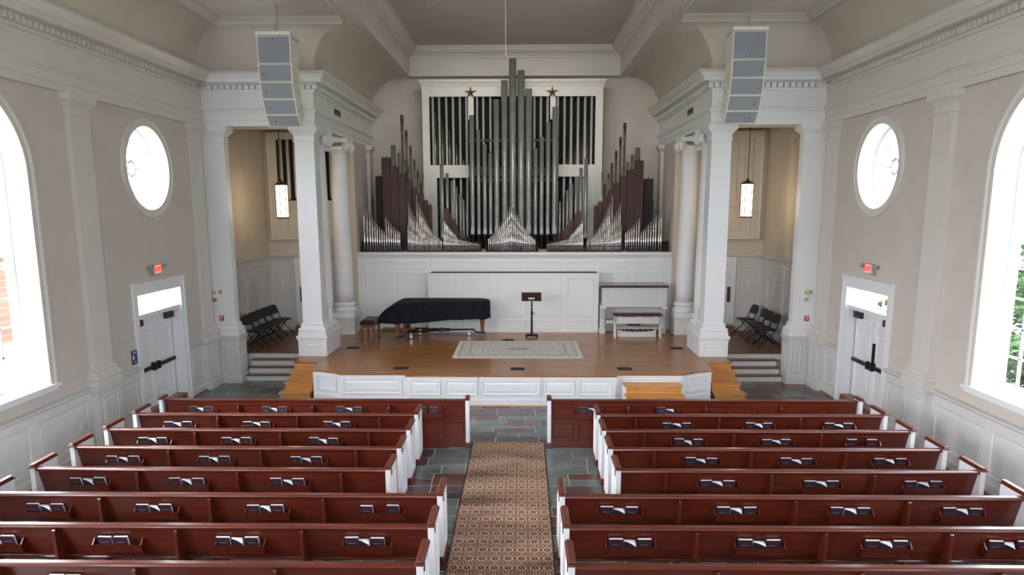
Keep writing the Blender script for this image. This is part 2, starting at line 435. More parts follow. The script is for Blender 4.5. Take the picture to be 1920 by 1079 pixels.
# back wall of the nave (behind the camera) and the organ chamber's end wall
ADDED_SOUTHW = [(0, 1.5, 4.0, 6.0), (-3.6, .85, 4.0, 5.6), (3.6, .85, 4.0, 5.6)]  # unseen window openings added to brighten surfaces facing the camera
def south_wall():
    loops = [[(-7.9, -.2), (7.9, -.2), (7.9, 9.6), (-7.9, 9.6)]] + [arch_loop(x, r, a, b) for x, r, a, b in ADDED_SOUTHW]
    bm = bmesh.new()
    for Yw in (-5.0, -5.4):
        edges = []
        for lp in loops:
            vs = [bm.verts.new((p[0], Yw, p[1])) for p in lp]
            edges += [bm.edges.new((vs[i], vs[(i + 1) % len(vs)])) for i in range(len(vs))]
        bmesh.ops.triangle_fill(bm, use_beauty=True, use_dissolve=False, edges=edges)
    for lp in loops:
        a = [bm.verts.new((p[0], -5.0, p[1])) for p in lp]; b = [bm.verts.new((p[0], -5.4, p[1])) for p in lp]
        for i in range(len(lp)): bm.faces.new((a[i], a[(i + 1) % len(lp)], b[(i + 1) % len(lp)], b[i]))
    me = bpy.data.meshes.new('wall_south'); bm.to_mesh(me); bm.free(); me.materials.append(M['wall'])
    o = bpy.data.objects.new('wall_south', me); C.objects.link(o); struct(o)
    # balcony floor and parapet the photographer stands at
    b = MB(); b.box(-7.4, 7.4, -5.0, -.35, 2.55, 2.8); b.box(-7.4, 7.4, -.5, -.35, 2.3, 3.5); struct(b.build('floor_balcony', 'white'))
south_wall()
mb = MB(); mb.box(-5.2, 5.2, 24.0, 24.3, 0, 9.6); struct(mb.build('wall_north', 'cove'))
for sx in (-1, 1):
    mb = MB(); mb.box(sx * 4.66, sx * 5.0, 21.55, 24.0, 0, ZA); struct(mb.build('wall_chamber_' + SIDE(sx), 'wall'))
    mb = MB(); mb.box(sx * 5.0, sx * 7.4, 21.5, 21.75, 0, 6.75); mb.box(sx * 4.66, sx * 5.0, 21.3, 21.55, 0, ZA); struct(mb.build('wall_alcove_' + SIDE(sx), 'warm'))
    mb = MB(); mb.box(sx * 5.0, sx * 7.4, 17.95, 21.6, 6.55, 6.7); struct(mb.build('ceiling_alcove_' + SIDE(sx), 'warm'))
    # warm plaster lining on the alcove's outer side wall
    mb = MB(); mb.box(sx * 7.36, sx * 7.41, 17.8, 21.55, 2.9, 6.6); struct(mb.build('wall_alcove_side_' + SIDE(sx), 'warm'))

# ---- entablature running along the nave wall, across the front and back along the chancel
def entablature(sx, n):
    mb = MB(); s = 1 if sx < 0 else -1
    path = [(sx * 7.3, -5.0), (sx * 7.3, 17.4), (sx * 4.66, 17.4), (sx * 4.66, 24.0)]
    prof = [(-.1, ZA), (0, ZA), (0, ZA + .12), (.018, ZA + .125), (.018, ZA + .27), (.035, ZA + .275), (.035, ZA + .3), (.075, ZA + .33), (.075, ZA + .37), (.02, ZA + .385), (0, ZA + .39),
            (0, 6.98), (.03, 6.99), (.05, 7.03), (.06, 7.04), (.0, 7.042), (.0, 7.13), (.075, 7.14), (.12, 7.17), (.27, 7.18), (.27, 7.26), (.3, 7.27), (.33, 7.30), (.38, 7.34), (.42, 7.37), (.42, ZC), (-.1, ZC)]
    mb.sweep(path, prof, side=s)
    # solid beams behind the faces
    mb.box(sx * 7.4, sx * 4.7, 17.45, 18.1, ZA, ZC - .01); mb.box(sx * 4.7, sx * 5.3, 17.45, 24, ZA, ZC - .01)
    mb.m = [1 if sum(mb.v[i][1] for i in f) / len(f) > 17.0 and min(abs(mb.v[i][0]) for i in f) < 5.2 else 0 for f in mb.f]  # front and chancel faces painted whiter to mimic the stronger light on them
    o = struct(mb.build('trim_%d' % n, ['trim', 'white']))
    # dentils, one moulded course as a child
    d = MB()
    y = -1.0
    while y < 16.95:
        d.box(sx * 7.30, sx * 7.17, y, y + .075, 7.042, 7.132); y += .135
    x = 7.1
    while x > 4.62:
        d.box(*order(sx * x, sx * (x - .105)), 17.27, 17.4, 7.042, 7.132, 1); x -= .145
    y = 17.36
    while y < 23.9:
        d.box(sx * 4.66, sx * 4.53, y, y + .1, 7.042, 7.132, 1); y += .145
    d.build('dentils', ['trim', 'white'], o)  # front and chancel dentils take the same whiter, light-mimicking paint
    # coved plaster above
    c = MB(); R = 1.02
    prof = [(.0 + R * (1 - math.cos(t)), ZC - .02 + R * math.sin(t)) for t in [PI / 2 * i / 14 for i in range(15)]]
    path2 = [(sx * 7.4, -5.0), (sx * 7.4, 17.45), (sx * 4.66, 17.45), (sx * 4.66, 24.0)]
    c.sweep(path2, prof, side=s, caps=False)
    c.s = [True] * len(c.s)
    me = c.build('ceiling_cove_' + SIDE(sx), 'cove'); struct(me)
    me.data.set_sharp_from_angle(angle=math.radians(40))
    # flat side ceiling with its crown
    f = MB(); f.box(sx * 6.45, sx * 3.6, -5, 16.5, 8.42, 8.5); struct(f.build('ceiling_side_' + SIDE(sx), 'ceil'))
    k = MB(); k.sweep([(sx * 6.46, -5), (sx * 6.46, 16.5), (sx * 3.69, 16.5)], [(-.03, 8.30), (0, 8.28), (.02, 8.30), (.05, 8.33), (.12, 8.36), (.16, 8.38), (.16, 8.425), (-.03, 8.425)], side=s)
    struct(k.build('trim_%d' % (n + 2), 'crown'))
    # ceiling beam
    b = MB(); x0, x1 = sx * 3.69, sx * 3.33
    b.box(x0, x1, -5, 24, 8.44, 9.5)
    b.box(x0, x0 - sx * .05, -5, 24, 8.40, 8.44); b.box(x1, x1 + sx * .05, -5, 24, 8.40, 8.44)
    b.sweep([(x1, -5), (x1, 23.62)], [(0, 8.98), (.03, 8.985), (.03, 9.02), (.07, 9.05), (.16, 9.1), (.22, 9.16), (.25, 9.2), (.25, 9.24), (.3, 9.25), (.3, 9.31), (0, 9.31)], side=s)
    struct(b.build('trim_%d' % (n + 4), 'trim'))
for i, sx in enumerate((-1, 1)): entablature(sx, i + 1)
mb = MB(); mb.box(-3.4, 3.4, -5.2, 24.1, 9.3, 9.4); struct(mb.build('ceiling', 'ceil'))
mb = MB(); mb.box(-3.4, 3.4, 23.72, 24.0, 8.42, 9.35); mb.box(-3.4, 3.4, 23.62, 23.72, 8.40, 8.47); mb.box(-3.4, 3.4, 23.66, 23.72, 8.95, 9.0)
mb.sweep([(-3.4, 23.72), (3.4, 23.72)], [(0, 9.03), (.03, 9.035), (.05, 9.08), (.14, 9.13), (.2, 9.2), (.2, 9.24), (.25, 9.25), (.25, 9.31), (0, 9.31)])
struct(mb.build('trim_7', 'trim'))
# plaster backing over the coves so no light leaks in
mb = MB(); mb.box(-8, 8, -5.3, 24.4, 9.5, 9.6); mb.box(-8.0, -7.35, -5.3, 18, 7.4, 9.55); mb.box(7.35, 8.0, -5.3, 18, 7.4, 9.55)
mb.box(-8, -4.6, 17.5, 24.4, 7.4, 9.55); mb.box(4.6, 8, 17.5, 24.4, 7.4, 9.55); struct(mb.build('ceiling_roof', 'ceil'))

# ---- panelled dado, dado rail, baseboard on the nave walls
PIL = [12.55, 7.25, 1.95]
def dado(sx, n):
    mb = MB(); s = 1 if sx < 0 else -1; X = sx * W
    base = MB(); shoe = MB()
    runs = [(-5.0, 13.82), (15.96, 16.66)]
    for a, b in runs:
        mb.box(X, X - sx * .03, a, b, 0, 1.2)
        mb.sweep([(X - sx * .03, a), (X - sx * .03, b)], [(0, 1.1), (.012, 1.105), (.012, 1.13), (.03, 1.145), (.05, 1.165), (.06, 1.175), (.06, 1.205), (-.03, 1.215)], side=s)
        base.sweep([(X - sx * .03, a), (X - sx * .03, b)], [(0, .0), (.025, .0), (.025, .15), (.012, .175), (0, .18)], side=s)
        shoe.sweep([(X - sx * .055, a), (X - sx * .055, b)], [(0, 0), (.02, 0), (.02, .012), (.008, .03), (0, .03)], side=s)
    pans = [(9.15, 10.55), (10.7, 12.05), (7.75, 9.0), (13.05, 13.7), (16.06, 16.6), (5.6, 6.9), (4.1, 5.5)]
    for a, b in pans:
        mb.panel((X - sx * .03, 0, 0), (0, 1, 0), (0, 0, 1), (-sx, 0, 0), a, b, .27, 1.0, w=.045, h=.014)
    o = struct(mb.build('trim_%d' % n, 'dado'))
    struct(base.build('baseboard_' + SIDE(sx), 'dado')); struct(shoe.build('baseboard_shoe_' + SIDE(sx), 'oakdark'))
for i, sx in enumerate((-1, 1)): dado(sx, 8 + i)

# ---- arched and round windows
def window(sx, yc, n, oculus=False):
    X = sx * W; root = None
    cas = MB(); fr = MB(); gl = MB(); sill = MB()
    def loopX(pts, x): return [(x, p[0], p[1]) for p in pts]
    if not oculus:
        r, z0, zs = 1.29, 1.5, 4.85
        def cloop(rr, zb):
            m = 40
            return [(yc - rr, zb)] + [(yc - rr * math.cos(PI * i / m), zs + rr * math.sin(PI * i / m)) for i in range(m + 1)] + [(yc + rr, zb)]
        # casing: moulded band round the opening
        cas.rings([loopX(cloop(rr, z0 - .02), X - sx * d) for rr, d in ((r, .001), (r, .03), (r + .03, .035), (r + .09, .03), (r + .13, .05), (r + .165, .05), (r + .18, .0))], caps=False, closed=False)
        # sash frame set deep in the reveal
        xg = X + sx * .36
        fr.rings([loopX(cloop(rr, z0 + .02), X + sx * d) for rr, d in ((r, .33), (r - .07, .33), (r - .07, .43), (r, .43))], caps=False, closed=False)
        fr.rings([loopX(cloop(rr, z0 + .02), X + sx * d) for rr, d in ((r, .18), (r - .005, .18), (r - .005, .19), (r, .20))], caps=False, closed=False)
        rs = r - .07
        def vbar(y, za, zb, w=.03): fr.box(xg - .02, xg + .02, y - w / 2, y + w / 2, za, zb)
        def hbar(z, w=.03, d=.02):
            half = rs if z <= zs else math.sqrt(max(0, rs * rs - (z - zs) ** 2))
            fr.box(xg - d, xg + d, yc - half, yc + half, z - w / 2, z + w / 2)
        nv = 6; sp = 2 * rs / nv
        for i in range(1, nv):
            y = yc - rs + sp * i
            vbar(y, z0 + .08, zs + math.sqrt(max(0, rs * rs - (y - yc) ** 2)))
        for k in range(1, 10): hbar(z0 + .1 + .45 * k)
        hbar(3.47, .07, .035); hbar(z0 + .07, .12, .035)
        fr.box(xg - sx * .06, xg - sx * .02, yc + rs * .5 - .05, yc + rs * .5 + .05, z0 + .13, z0 + .15)
        gl.add(loopX(arch_loop(yc, r - .06, z0 + .05, zs), xg + .004), [tuple(range(31))])
        sill.box(X - sx * .07, X + sx * .40, yc - r - .2, yc + r + .2, z0 - .045, z0 + .012)
        sill.box(X - sx * .03, X + sx * .02, yc - r - .17, yc + r + .17, z0 - .1, z0 - .045)
    else:
        r, zc = OCR, OCZ
        def ring(rr, d, m=56): return [(X - sx * d, yc + rr * math.cos(2 * PI * i / m), zc + rr * math.sin(2 * PI * i / m)) for i in range(m)]
        cas.rings([ring(r, .001), ring(r, .03), ring(r + .03, .035), ring(r + .09, .03), ring(r + .12, .05), ring(r + .155, .05), ring(r + .17, 0)], caps=False)
        fr.rings([ring(r, -.30), ring(r - .06, -.30), ring(r - .06, -.40), ring(r, -.40)], caps=False)
        fr.rings([ring(r, -.17), ring(r - .005, -.17), ring(r - .005, -.18), ring(r, -.19)], caps=False)
        xg = X + sx * .35
        fr.rings([[(x, yc + rr * math.cos(2 * PI * i / 24), zc + rr * math.sin(2 * PI * i / 24)) for i in range(24)] for x, rr in ((xg - .02, .13), (xg - .02, .17), (xg + .02, .17), (xg + .02, .13))], caps=False)
        for k in range(8):
            a = PI / 4 * k + .0; c, s_ = math.cos(a), math.sin(a)
            mt = Matrix.Translation((xg, yc + c * .46, zc + s_ * .46)) @ Matrix.Rotation(a, 4, 'X')
            fr.obox(mt, .04, .64, .026)
        for k in range(8):   # scalloped inner tracery
            a = PI / 4 * k + PI / 8
            fr.tube([(xg, yc + .5 * math.cos(a - PI / 8 + PI / 4 * t / 6), zc + .5 * math.sin(a - PI / 8 + PI / 4 * t / 6)) for t in range(7)], .012, 6)
        gl.add(ring(r - .05, -.355, 48), [tuple(range(48))])
    o = struct(cas.build('window_%d' % n, 'trim'))
    fr.build('window_frame', 'white', o); gl.build('window_glass', 'glass', o)
    if not oculus: sill.build('window_sill', 'white', o)
n = 1
for sx in (-1, 1):
    for yc in WINY: window(sx, yc, n); n += 1
for sx in (-1, 1): window(sx, OCY, n, True); n += 1

# ---- double doors with transom
def door(sx, n):
    X = sx * W; s = 1 if sx < 0 else -1
    cas = MB()
    prof = [(0, 0), (.035, 0), (.035, .03), (.02, .10), (.05, .13), (.05, .17), (0, .17)]
    def band(y0, y1, z0, z1): cas.box(X, X - sx * .03, y0, y1, z0, z1)
    band(DY0 - .14, DY0, 0, DZ); band(DY1, DY1 + .14, 0, DZ); band(DY0 - .14, DY1 + .14, DZ, DZ + .2)
    cas.box(X, X - sx * .055, DY0 - .17, DY0 - .12, 0, DZ + .22); cas.box(X, X - sx * .055, DY1 + .12, DY1 + .17, 0, DZ + .22)
    cas.box(X, X - sx * .075, DY0 - .18, DY1 + .18, DZ + .19, DZ + .25)
    root = struct(cas.build('door_%d' % n, 'white'))
    xd = X + sx * .22
    fr = MB()   # transom bar, jambs, glazing bars
    fr.box(X + sx * .02, X + sx * .42, DY0, DY1, 2.12, 2.2); fr.box(X + sx * .26, X + sx * .4, DY0, DY0 + .03, 0, DZ); fr.box(X + sx * .26, X + sx * .4, DY1 - .03, DY1, 0, DZ)
    for k in range(7):
        y = DY0 + (DY1 - DY0) * (k) / 6; fr.box(X + sx * .33, X + sx * .37, y - .015, y + .015, 2.2, DZ)
    fr.box(X + sx * .3, X + sx * .4, DY0, DY1, DZ - .04, DZ); fr.box(X + sx * .3, X + sx * .4, DY0, DY1, 2.2, 2.23)
    fr.build('transom_frame', 'white', root)
    gl = MB(); gl.add([(X + sx * .352, DY0, 2.2), (X + sx * .352, DY1, 2.2), (X + sx * .352, DY1, DZ), (X + sx * .352, DY0, DZ)], [(0, 1, 2, 3)]); gl.build('transom_glass', 'glass', root)
    th = MB(); th.box(X + sx * .0, X + sx * .48, DY0, DY1, 0, .17); th.build('threshold', 'oakdark', root)
    mid = (DY0 + DY1) / 2
    for k, (a, b) in enumerate(((DY0 + .03, mid - .012), (mid + .012, DY1 - .035))):
        lf = MB(); lf.box(xd, xd + sx * .05, a, b, .18, 2.1)
        for z0, z1 in ((.3, .98), (1.12, 1.72), (1.82, 2.02)):
            lf.panel((xd, 0, 0), (0, 1, 0), (0, 0, 1), (-sx, 0, 0), a + .12, b - .12, z0, z1, w=.04, h=.012)
        if k == 0: lf.box(xd - sx * .03, xd + sx * .02, b - .05, b + .05, .18, 2.1)
        leaf = lf.build('door_leaf', 'white', root)
        pb = MB(); z = 1.0
        pb.box(xd - sx * .07, xd - sx * .03, a + .06, b - .06, z - .035, z + .04)
        pb.box(xd - sx * .09, xd, (b - .14 if k == 0 else a + .03), (b - .03 if k == 0 else a + .09), z - .075, z + .09)
        if sx > 0 and k == 0: pb.box(xd - sx * .05, xd, b - .08, b - .04, z, z + .5)
        pb.build('panic_bar', 'black', leaf)
        if k == 1: g_ = MB(); g_.box(xd - sx * .004, xd + sx * .02, b, b + .007, .18, 2.1); g_.build('hinge_gap', 'blackplastic', leaf)
        cl = MB(); cl.box(xd - sx * .08, xd, (b - .34 if k == 1 else a + .12), (b - .02 if k == 1 else a + .42), 1.93, 2.06); cl.build('door_closer', 'blackplastic', leaf)
for i, sx in enumerate((-1, 1)): door(sx, i + 1)

# ================================================================== COLUMNS AND PILASTERS
def wpath(x0, x1, y0, y1, wall):
    if wall < 0: return [(-7.398, y0), (x1, y0), (x1, y1), (-7.398, y1)]
    if wall > 0: return [(7.398, y1), (x0, y1), (x0, y0), (7.398, y0)]
    return [(x0, y0), (x1, y0), (x1, y1), (x0, y1)]
def sq_base(mb, x0, x1, y0, y1, zb=1.2, zt=1.52, wall=0):
    path = wpath(x0, x1, y0, y1, wall)
    h = zt - zb
    mb.sweep(path, [(.0, zb), (.105, zb), (.105, zb + h * .3), (.085, zb + h * .34), (.1, zb + h * .45), (.085, zb + h * .58), (.05, zb + h * .64), (.035, zb + h * .76), (.05, zb + h * .84), (.03, zb + h * .93), (0, zt)], closed=not wall)
def sq_cap(mb, x0, x1, y0, y1, zb=5.92, zt=ZA, wall=0):
    path = wpath(x0, x1, y0, y1, wall)
    mb.sweep(path, [(0, zb - .06), (.02, zb - .05), (.02, zb - .02), (0, zb - .01), (0, zb + .08), (.015, zb + .1), (.04, zb + .14), (.085, zb + .18), (.1, zb + .2), (.1, zt), (0, zt)], closed=not wall)
def sq_plinth(mb, x0, x1, y0, y1, zb, zt=1.2, cap=.035, wall=0):
    mb.box(x0, x1, y0, y1, zb, zt - .1)
    path = wpath(x0, x1, y0, y1, wall)
    mb.sweep(path, [(0, zt - .13), (.012, zt - .12), (.012, zt - .08), (cap, zt - .06), (cap, zt), (-.2 if not wall else -.02, zt)], closed=not wall)
    if wall: mb.box(x0, x1, y0, y1, zt - .02, zt - .001)
for sx in (-1, 1):
    sd = SIDE(sx)
    # square corner column at the front of the chancel
    r = thing('square_column', (sx * 4.93, 17.63, 0), 'tall white square column at the %s front corner of the stage, behind the %s hanging loudspeakers' % (sd, sd), 'column', 'square columns at the stage corners')
    x0, x1 = order(sx * 4.69, sx * 5.17); y0, y1 = 17.41, 17.86
    m = MB(); sq_plinth(m, x0 - .11, x1 + .11, y0 - .11, y1 + .11, HS + .002, 1.2); m.panel((0, y0 - .11, 0), (1, 0, 0), (0, 0, 1), (0, -1, 0), x0 + .02, x1 - .02, .85, 1.03, w=.03, h=.012); m.build('plinth', 'white', r)
    m = MB(); sq_base(m, x0, x1, y0, y1); m.build('column_base', 'white', r)
    m = MB(); m.rings([[(x0 + e, y0 + e, z), (x1 - e, y0 + e, z), (x1 - e, y1 - e, z), (x0 + e, y1 - e, z)] for z, e in ((1.515, 0), (3.5, .0), (5.865, .008))]); m.build('shaft', 'white', r)
    m = MB(); sq_cap(m, x0, x1, y0, y1); m.build('capital', 'white', r)
    # slim white wiring post beside it
    p = MB(); p.box(sx * 4.6, sx * 4.68, 17.98, 18.02, HS, 1.8); p.box(sx * 4.595, sx * 4.61, 17.975, 18.0, HS, 1.8)
    tag(p.build('conduit_post', 'white'), 'short slim white upright strip just behind the %s square stage column' % sd, 'post', 'white strips behind the stage columns')
    # wall anta where the entablature meets the nave wall
    r = thing('wall_pier', (sx * 7.1, 17.6, 0), 'wide white pier on the %s wall carrying the fire alarm devices' % sd, 'pier', 'white wall piers')
    x0, x1 = order(sx * 6.86, sx * 7.398); y0, y1 = 17.46, 17.7
    m = MB(); sq_plinth(m, x0 - (.0 if sx < 0 else .1), x1 + (.1 if sx < 0 else 0), y0 - .12, y1 + .1, 0, 1.2, wall=sx)
    xi = sx * 6.76
    m.panel((0, y0 - .12, 0), (1, 0, 0), (0, 0, 1), (0, -1, 0), *order(sx * 6.85, sx * 7.08), .27, 1.0, w=.035, h=.012)
    m.panel((xi, 0, 0), (0, 1, 0), (0, 0, 1), (-sx, 0, 0), y0 + .0, y1 - .02, .27, 1.0, w=.035, h=.012)
    pa = [(xi, y1 + .1), (xi, y0 - .12), (sx * 7.25, y0 - .12)]
    m.sweep(pa, [(0, 0), (.025, 0), (.025, .15), (.01, .18), (0, .18)], side=-1 if sx < 0 else 1)
    m.build('plinth', 'dado', r)
    m = MB(); sq_base(m, x0, x1, y0, y1, wall=sx); m.build('column_base', 'white', r)
    m = MB(); m.box(x0, x1, y0, y1, 1.515, 5.865); m.build('shaft', 'white', r)
    m = MB(); sq_cap(m, x0, x1, y0, y1, wall=sx); m.build('capital', 'white', r)
    # wall pilasters
    for yc, hw, lab in ((16.97, .235, 'pale flat pilaster on the %s wall tucked against the wide pier' % sd), (12.55, .28, 'pale flat pilaster on the %s wall between the arched and round windows' % sd), (7.25, .28, None)):
        if lab is None: continue
        r = thing('pilaster', (sx * 7.35, yc, 0), lab, 'pilaster', 'wall pilasters')
        x0, x1 = order(sx * 7.3, sx * 7.398); y0, y1 = yc - hw, yc + hw
        m = MB(); sq_plinth(m, x0 - (0 if sx < 0 else .06), x1 + (.06 if sx < 0 else 0), y0 - .08, y1 + .08, 0, 1.2, .05, wall=sx)
        m.panel((sx * 7.24, 0, 0), (0, 1, 0), (0, 0, 1), (-sx, 0, 0), y0 + .04, y1 - .04, .27, 1.0, w=.035, h=.012)
        m.sweep([(sx * 7.24, y0 - .08), (sx * 7.24, y1 + .08)], [(0, 0), (.025, 0), (.025, .15), (.01, .18), (0, .18)], side=1 if sx < 0 else -1)
        m.build('plinth', 'dado', r)
        m = MB(); sq_base(m, x0, x1, y0, y1, wall=sx); m.build('column_base', 'trim', r)
        m = MB(); m.box(x0, x1, y0, y1, 1.515, 5.865); m.build('shaft', 'trim', r)
        m = MB(); sq_cap(m, x0, x1, y0, y1, wall=sx); m.build('capital', 'trim', r)
    # chamber pilaster at the far end of the chancel
    r = thing('chamber_pilaster', (sx * 4.64, 23.2, 0), 'narrow pale pilaster beside the organ on the %s chamber wall' % sd, 'pilaster', 'organ chamber pilasters')
    x0, x1 = order(sx * 4.56, sx * 4.658); m = MB(); m.box(x0, x1, 23.05, 23.3, 3.0, 5.865); m.build('shaft', 'trim', r)
    m = MB(); sq_cap(m, x0, x1, 23.05, 23.3); m.build('capital', 'trim', r)

def volute(mb, c, ang, r=.13, th=.075):
    """one scroll: a disc with a raised spiral, facing outward along ang"""
    mt = Matrix.Translation(c) @ Matrix.Rotation(ang, 4, 'Z') @ Matrix.Rotation(PI / 2, 4, 'X')
    mb.lathe(0, 0, [(0.02, -th), (r * .9, -th), (r, -th + .01), (r, th - .01), (r * .9, th), (.02, th)], 20, mtx=mt)
    for sgn in (-1, 1):
        pts = []
        for i in range(34):
            a = i / 33 * 4.4 * PI; rr = r * (1 - .82 * i / 33)
            pts.append(mt @ Vector((rr * math.cos(a), rr * math.sin(a), sgn * (th + .004))))
        mb.tube(pts, .011, 6)
        mb.lathe(0, 0, [(.003, sgn * (th + .02)), (.024, sgn * (th + .015)), (.026, sgn * th)], 10, mtx=mt, caps=False)
def ionic(sx, yc, lab):
    xc = sx * 4.92
    r = thing('ionic_column', (xc, yc, 0), lab, 'column', 'round ionic columns')
    m = MB(); sq_plinth(m, xc - .33, xc + .33, yc - .33, yc + .33, HS + .002, 1.24); m.build('plinth', 'white', r)
    m = MB(); m.box(xc - .33, xc + .33, yc - .33, yc + .33, 1.24, 1.34)
    m.lathe(xc, yc, [(.33, 1.34), (.345, 1.37), (.345, 1.41), (.33, 1.44), (.29, 1.45), (.275, 1.47), (.275, 1.5), (.29, 1.51), (.31, 1.53), (.31, 1.56), (.29, 1.59), (.27, 1.6), (.26, 1.62)], 32); m.build('column_base', 'white', r)
    m = MB(); prof = []
    for i in range(13):
        t = i / 12; prof.append((.262 - .047 * t ** 1.6, 1.61 + t * (5.75 - 1.61)))
    prof += [(.235, 5.76), (.235, 5.79), (.215, 5.8)]
    m.lathe(xc, yc, prof, 32); m.build('shaft', 'white', r)
    m = MB(); m.lathe(xc, yc, [(.215, 5.79), (.215, 5.86), (.25, 5.88), (.29, 5.93), (.3, 5.97), (.27, 6.0)], 32)
    for k in range(20):
        a = 2 * PI * k / 20; m.lathe(xc + .275 * math.cos(a), yc + .275 * math.sin(a), [(.0, 5.87), (.025, 5.89), (.03, 5.92), (.02, 5.96), (0, 5.97)], 8, caps=False)
    for a in (PI / 4, 3 * PI / 4, 5 * PI / 4, 7 * PI / 4):
        volute(m, (xc + .36 * math.cos(a), yc + .36 * math.sin(a), 5.98), a, .125, .05)
    # concave abacus
    pts = []
    for k in range(4):
        a0 = PI / 4 + k * PI / 2; a1 = a0 + PI / 2
        for t in range(8):
            tt = t / 8; p0 = Vector((math.cos(a0), math.sin(a0))) * .46; p1 = Vector((math.cos(a1), math.sin(a1))) * .46
            p = p0.lerp(p1, tt); inw = math.sin(PI * tt) * .06; mdir = -(p0 + p1).normalized(); p = p + mdir * inw; pts.append((xc + p.x, yc + p.y))
    m.prism(pts, 'z', 6.1, 6.15); m.prism([(xc + (a - xc) * 1.04, yc + (b - yc) * 1.04) for a, b in pts], 'z', 6.15, ZA)
    m.build('capital', 'white', r)
for sx in (-1, 1):
    ionic(sx, 20.65, 'round white column with scrolled capital standing clear beside the %s end of the organ' % SIDE(sx))
    ionic(sx, 18.36, 'round white column with scrolled capital mostly hidden behind the %s square column' % SIDE(sx))

# ================================================================== STAGE
def stage():
    r = thing('stage', (0, 18, 0), 'raised stage with glossy oak strip floor and white panelled front', 'stage')
    edge = [(2.32, 15.27), (2.34, 15.43), (3.82, 15.43), (3.86, 15.52)]
    cv = []
    for i in range(9):
        t = i / 8; cv.append((3.88 + .66 * t, 15.52 + .27 * math.sin(t * PI / 2)))
    half = edge + cv + [(4.62, 16.62), (5.2, 16.62), (5.24, 17.2)]
    half += [(5.29, 17.25), (5.29, 21.27)]
    poly = [(-x, y) for x, y in reversed(half)] + half
    d = MB(); d.prism(poly, 'z', HS - .03, HS); d.build('deck', 'plank', r)
    # nosing strip along the front
    def inset(pts, k): return [(x * (1 - k / 8), y + k) for x, y in pts]
    body = [(x - (.03 if x > 0 else -.03), y + .03) for x, y in poly]
    f = MB(); f.prism(body, 'z', 0, HS - .03)
    def pan(x0, x1, y, z0=.24, z1=.585): f.panel((0, y, 0), (1, 0, 0), (0, 0, 1), (0, -1, 0), x0, x1, z0, z1, w=.045, h=.022)
    yc = 15.295; yo = 15.455
    for x0, x1 in ((-2.22, -1.55), (-1.45, -.74), (-.65, .64), (.73, 1.4), (1.49, 2.2)): pan(x0, x1, yc)
    for x in (-.70, .685): f.box(x - .008, x + .008, yc - .012, yc + .02, 0, .655)
    for sxx in (-1, 1): pan(*order(sxx * 2.42, sxx * 3.72), yo, .23, .585)
    # base board and top rail
    fr = [(-3.8, yo), (-2.31, yo), (-2.29, yc), (2.29, yc), (2.31, yo), (3.8, yo)]
    f.sweep(fr, [(0, 0), (.022, 0), (.022, .135), (.01, .155), (0, .16)])
    f.sweep(fr, [(0, .61), (.012, .615), (.012, .66), (0, .66)])
    # curved end panels
    for sxx in (-1, 1):
        cvx = [(sxx * (x - .03), y + .03) for x, y in cv]
        if sxx < 0: cvx = cvx[::-1]
        def bandp(i0, i1, z0, z1, h):
            seg = cvx[i0:i1 + 1]; f.sweep(seg, [(0, z0), (h, z0 + .006), (h, z1 - .006), (0, z1)])
        bandp(0, 8, 0, .15, .022); bandp(1, 7, .23, .27, .02); bandp(1, 7, .545, .585, .02)
        for i in (1, 7):
            x, y = cvx[i]; f.box(x - .02, x + .02, y - .035, y + .03, .23, .585)
    f.build('panelled_front', 'white', r)
    sh = MB(); sh.sweep([(-2.29, yc - .022), (2.29, yc - .022)], [(0, 0), (.022, 0), (.02, .02), (0, .024)]); sh.build('shoe_moulding', 'oak', r)
stage()
# oak side stairs and the right-hand front steps
for sx in (-1, 1):
    r = thing('oak_stair', (sx * 4.88, 16.2, 0), 'oak flight of steps down from the %s corner of the stage' % SIDE(sx), 'stairs', 'stage side stairs')
    for k in range(3):
        z1 = HS - .1725 * (k + 1); y1 = 16.62 - .3 * k; y0 = y1 - .3
        xo = 5.17 + .03 * (k + 1)
        m = MB(); m.box(*order(sx * 4.6, sx * xo), y0 + .02, y1, z1 - .1725, z1 - .028); m.build('riser', 'oak', r)
        m = MB(); m.box(*order(sx * 4.58, sx * (xo + .03)), y0 - .02, y1 + .02, z1 - .028, z1); m.build('tread', 'oak', r)
    m = MB(); m.box(*order(sx * 4.6, sx * 5.17), 16.60, 16.648, HS - .1725, HS - .032); m.build('riser', 'oak', r)
    m = MB(); m.box(*order(sx * 5.2, sx * 5.26), 15.75, 17.2, 0, .17); m.build('skirt', 'white', r)
r = thing('oak_front_steps', (3.08, 15.0, 0), 'short oak steps against the right part of the white stage front', 'stairs')
for k in range(3):
    z1 = HS - .1725 * (k + 1); y1 = 15.42 - .33 * k; y0 = y1 - .33
    m = MB(); m.box(2.5, 3.69, y0 + .03, y1, 0, z1 - .028); m.build('riser', 'oak', r)
    m = MB(); m.box(2.46, 3.72, y0, y1 + .02, z1 - .028, z1); m.build('tread', 'oak', r)
    m = MB(); m.box(2.44, 2.5, y0 + .04, y1, 0, z1 - .03); m.build('side_panel', 'white', r)
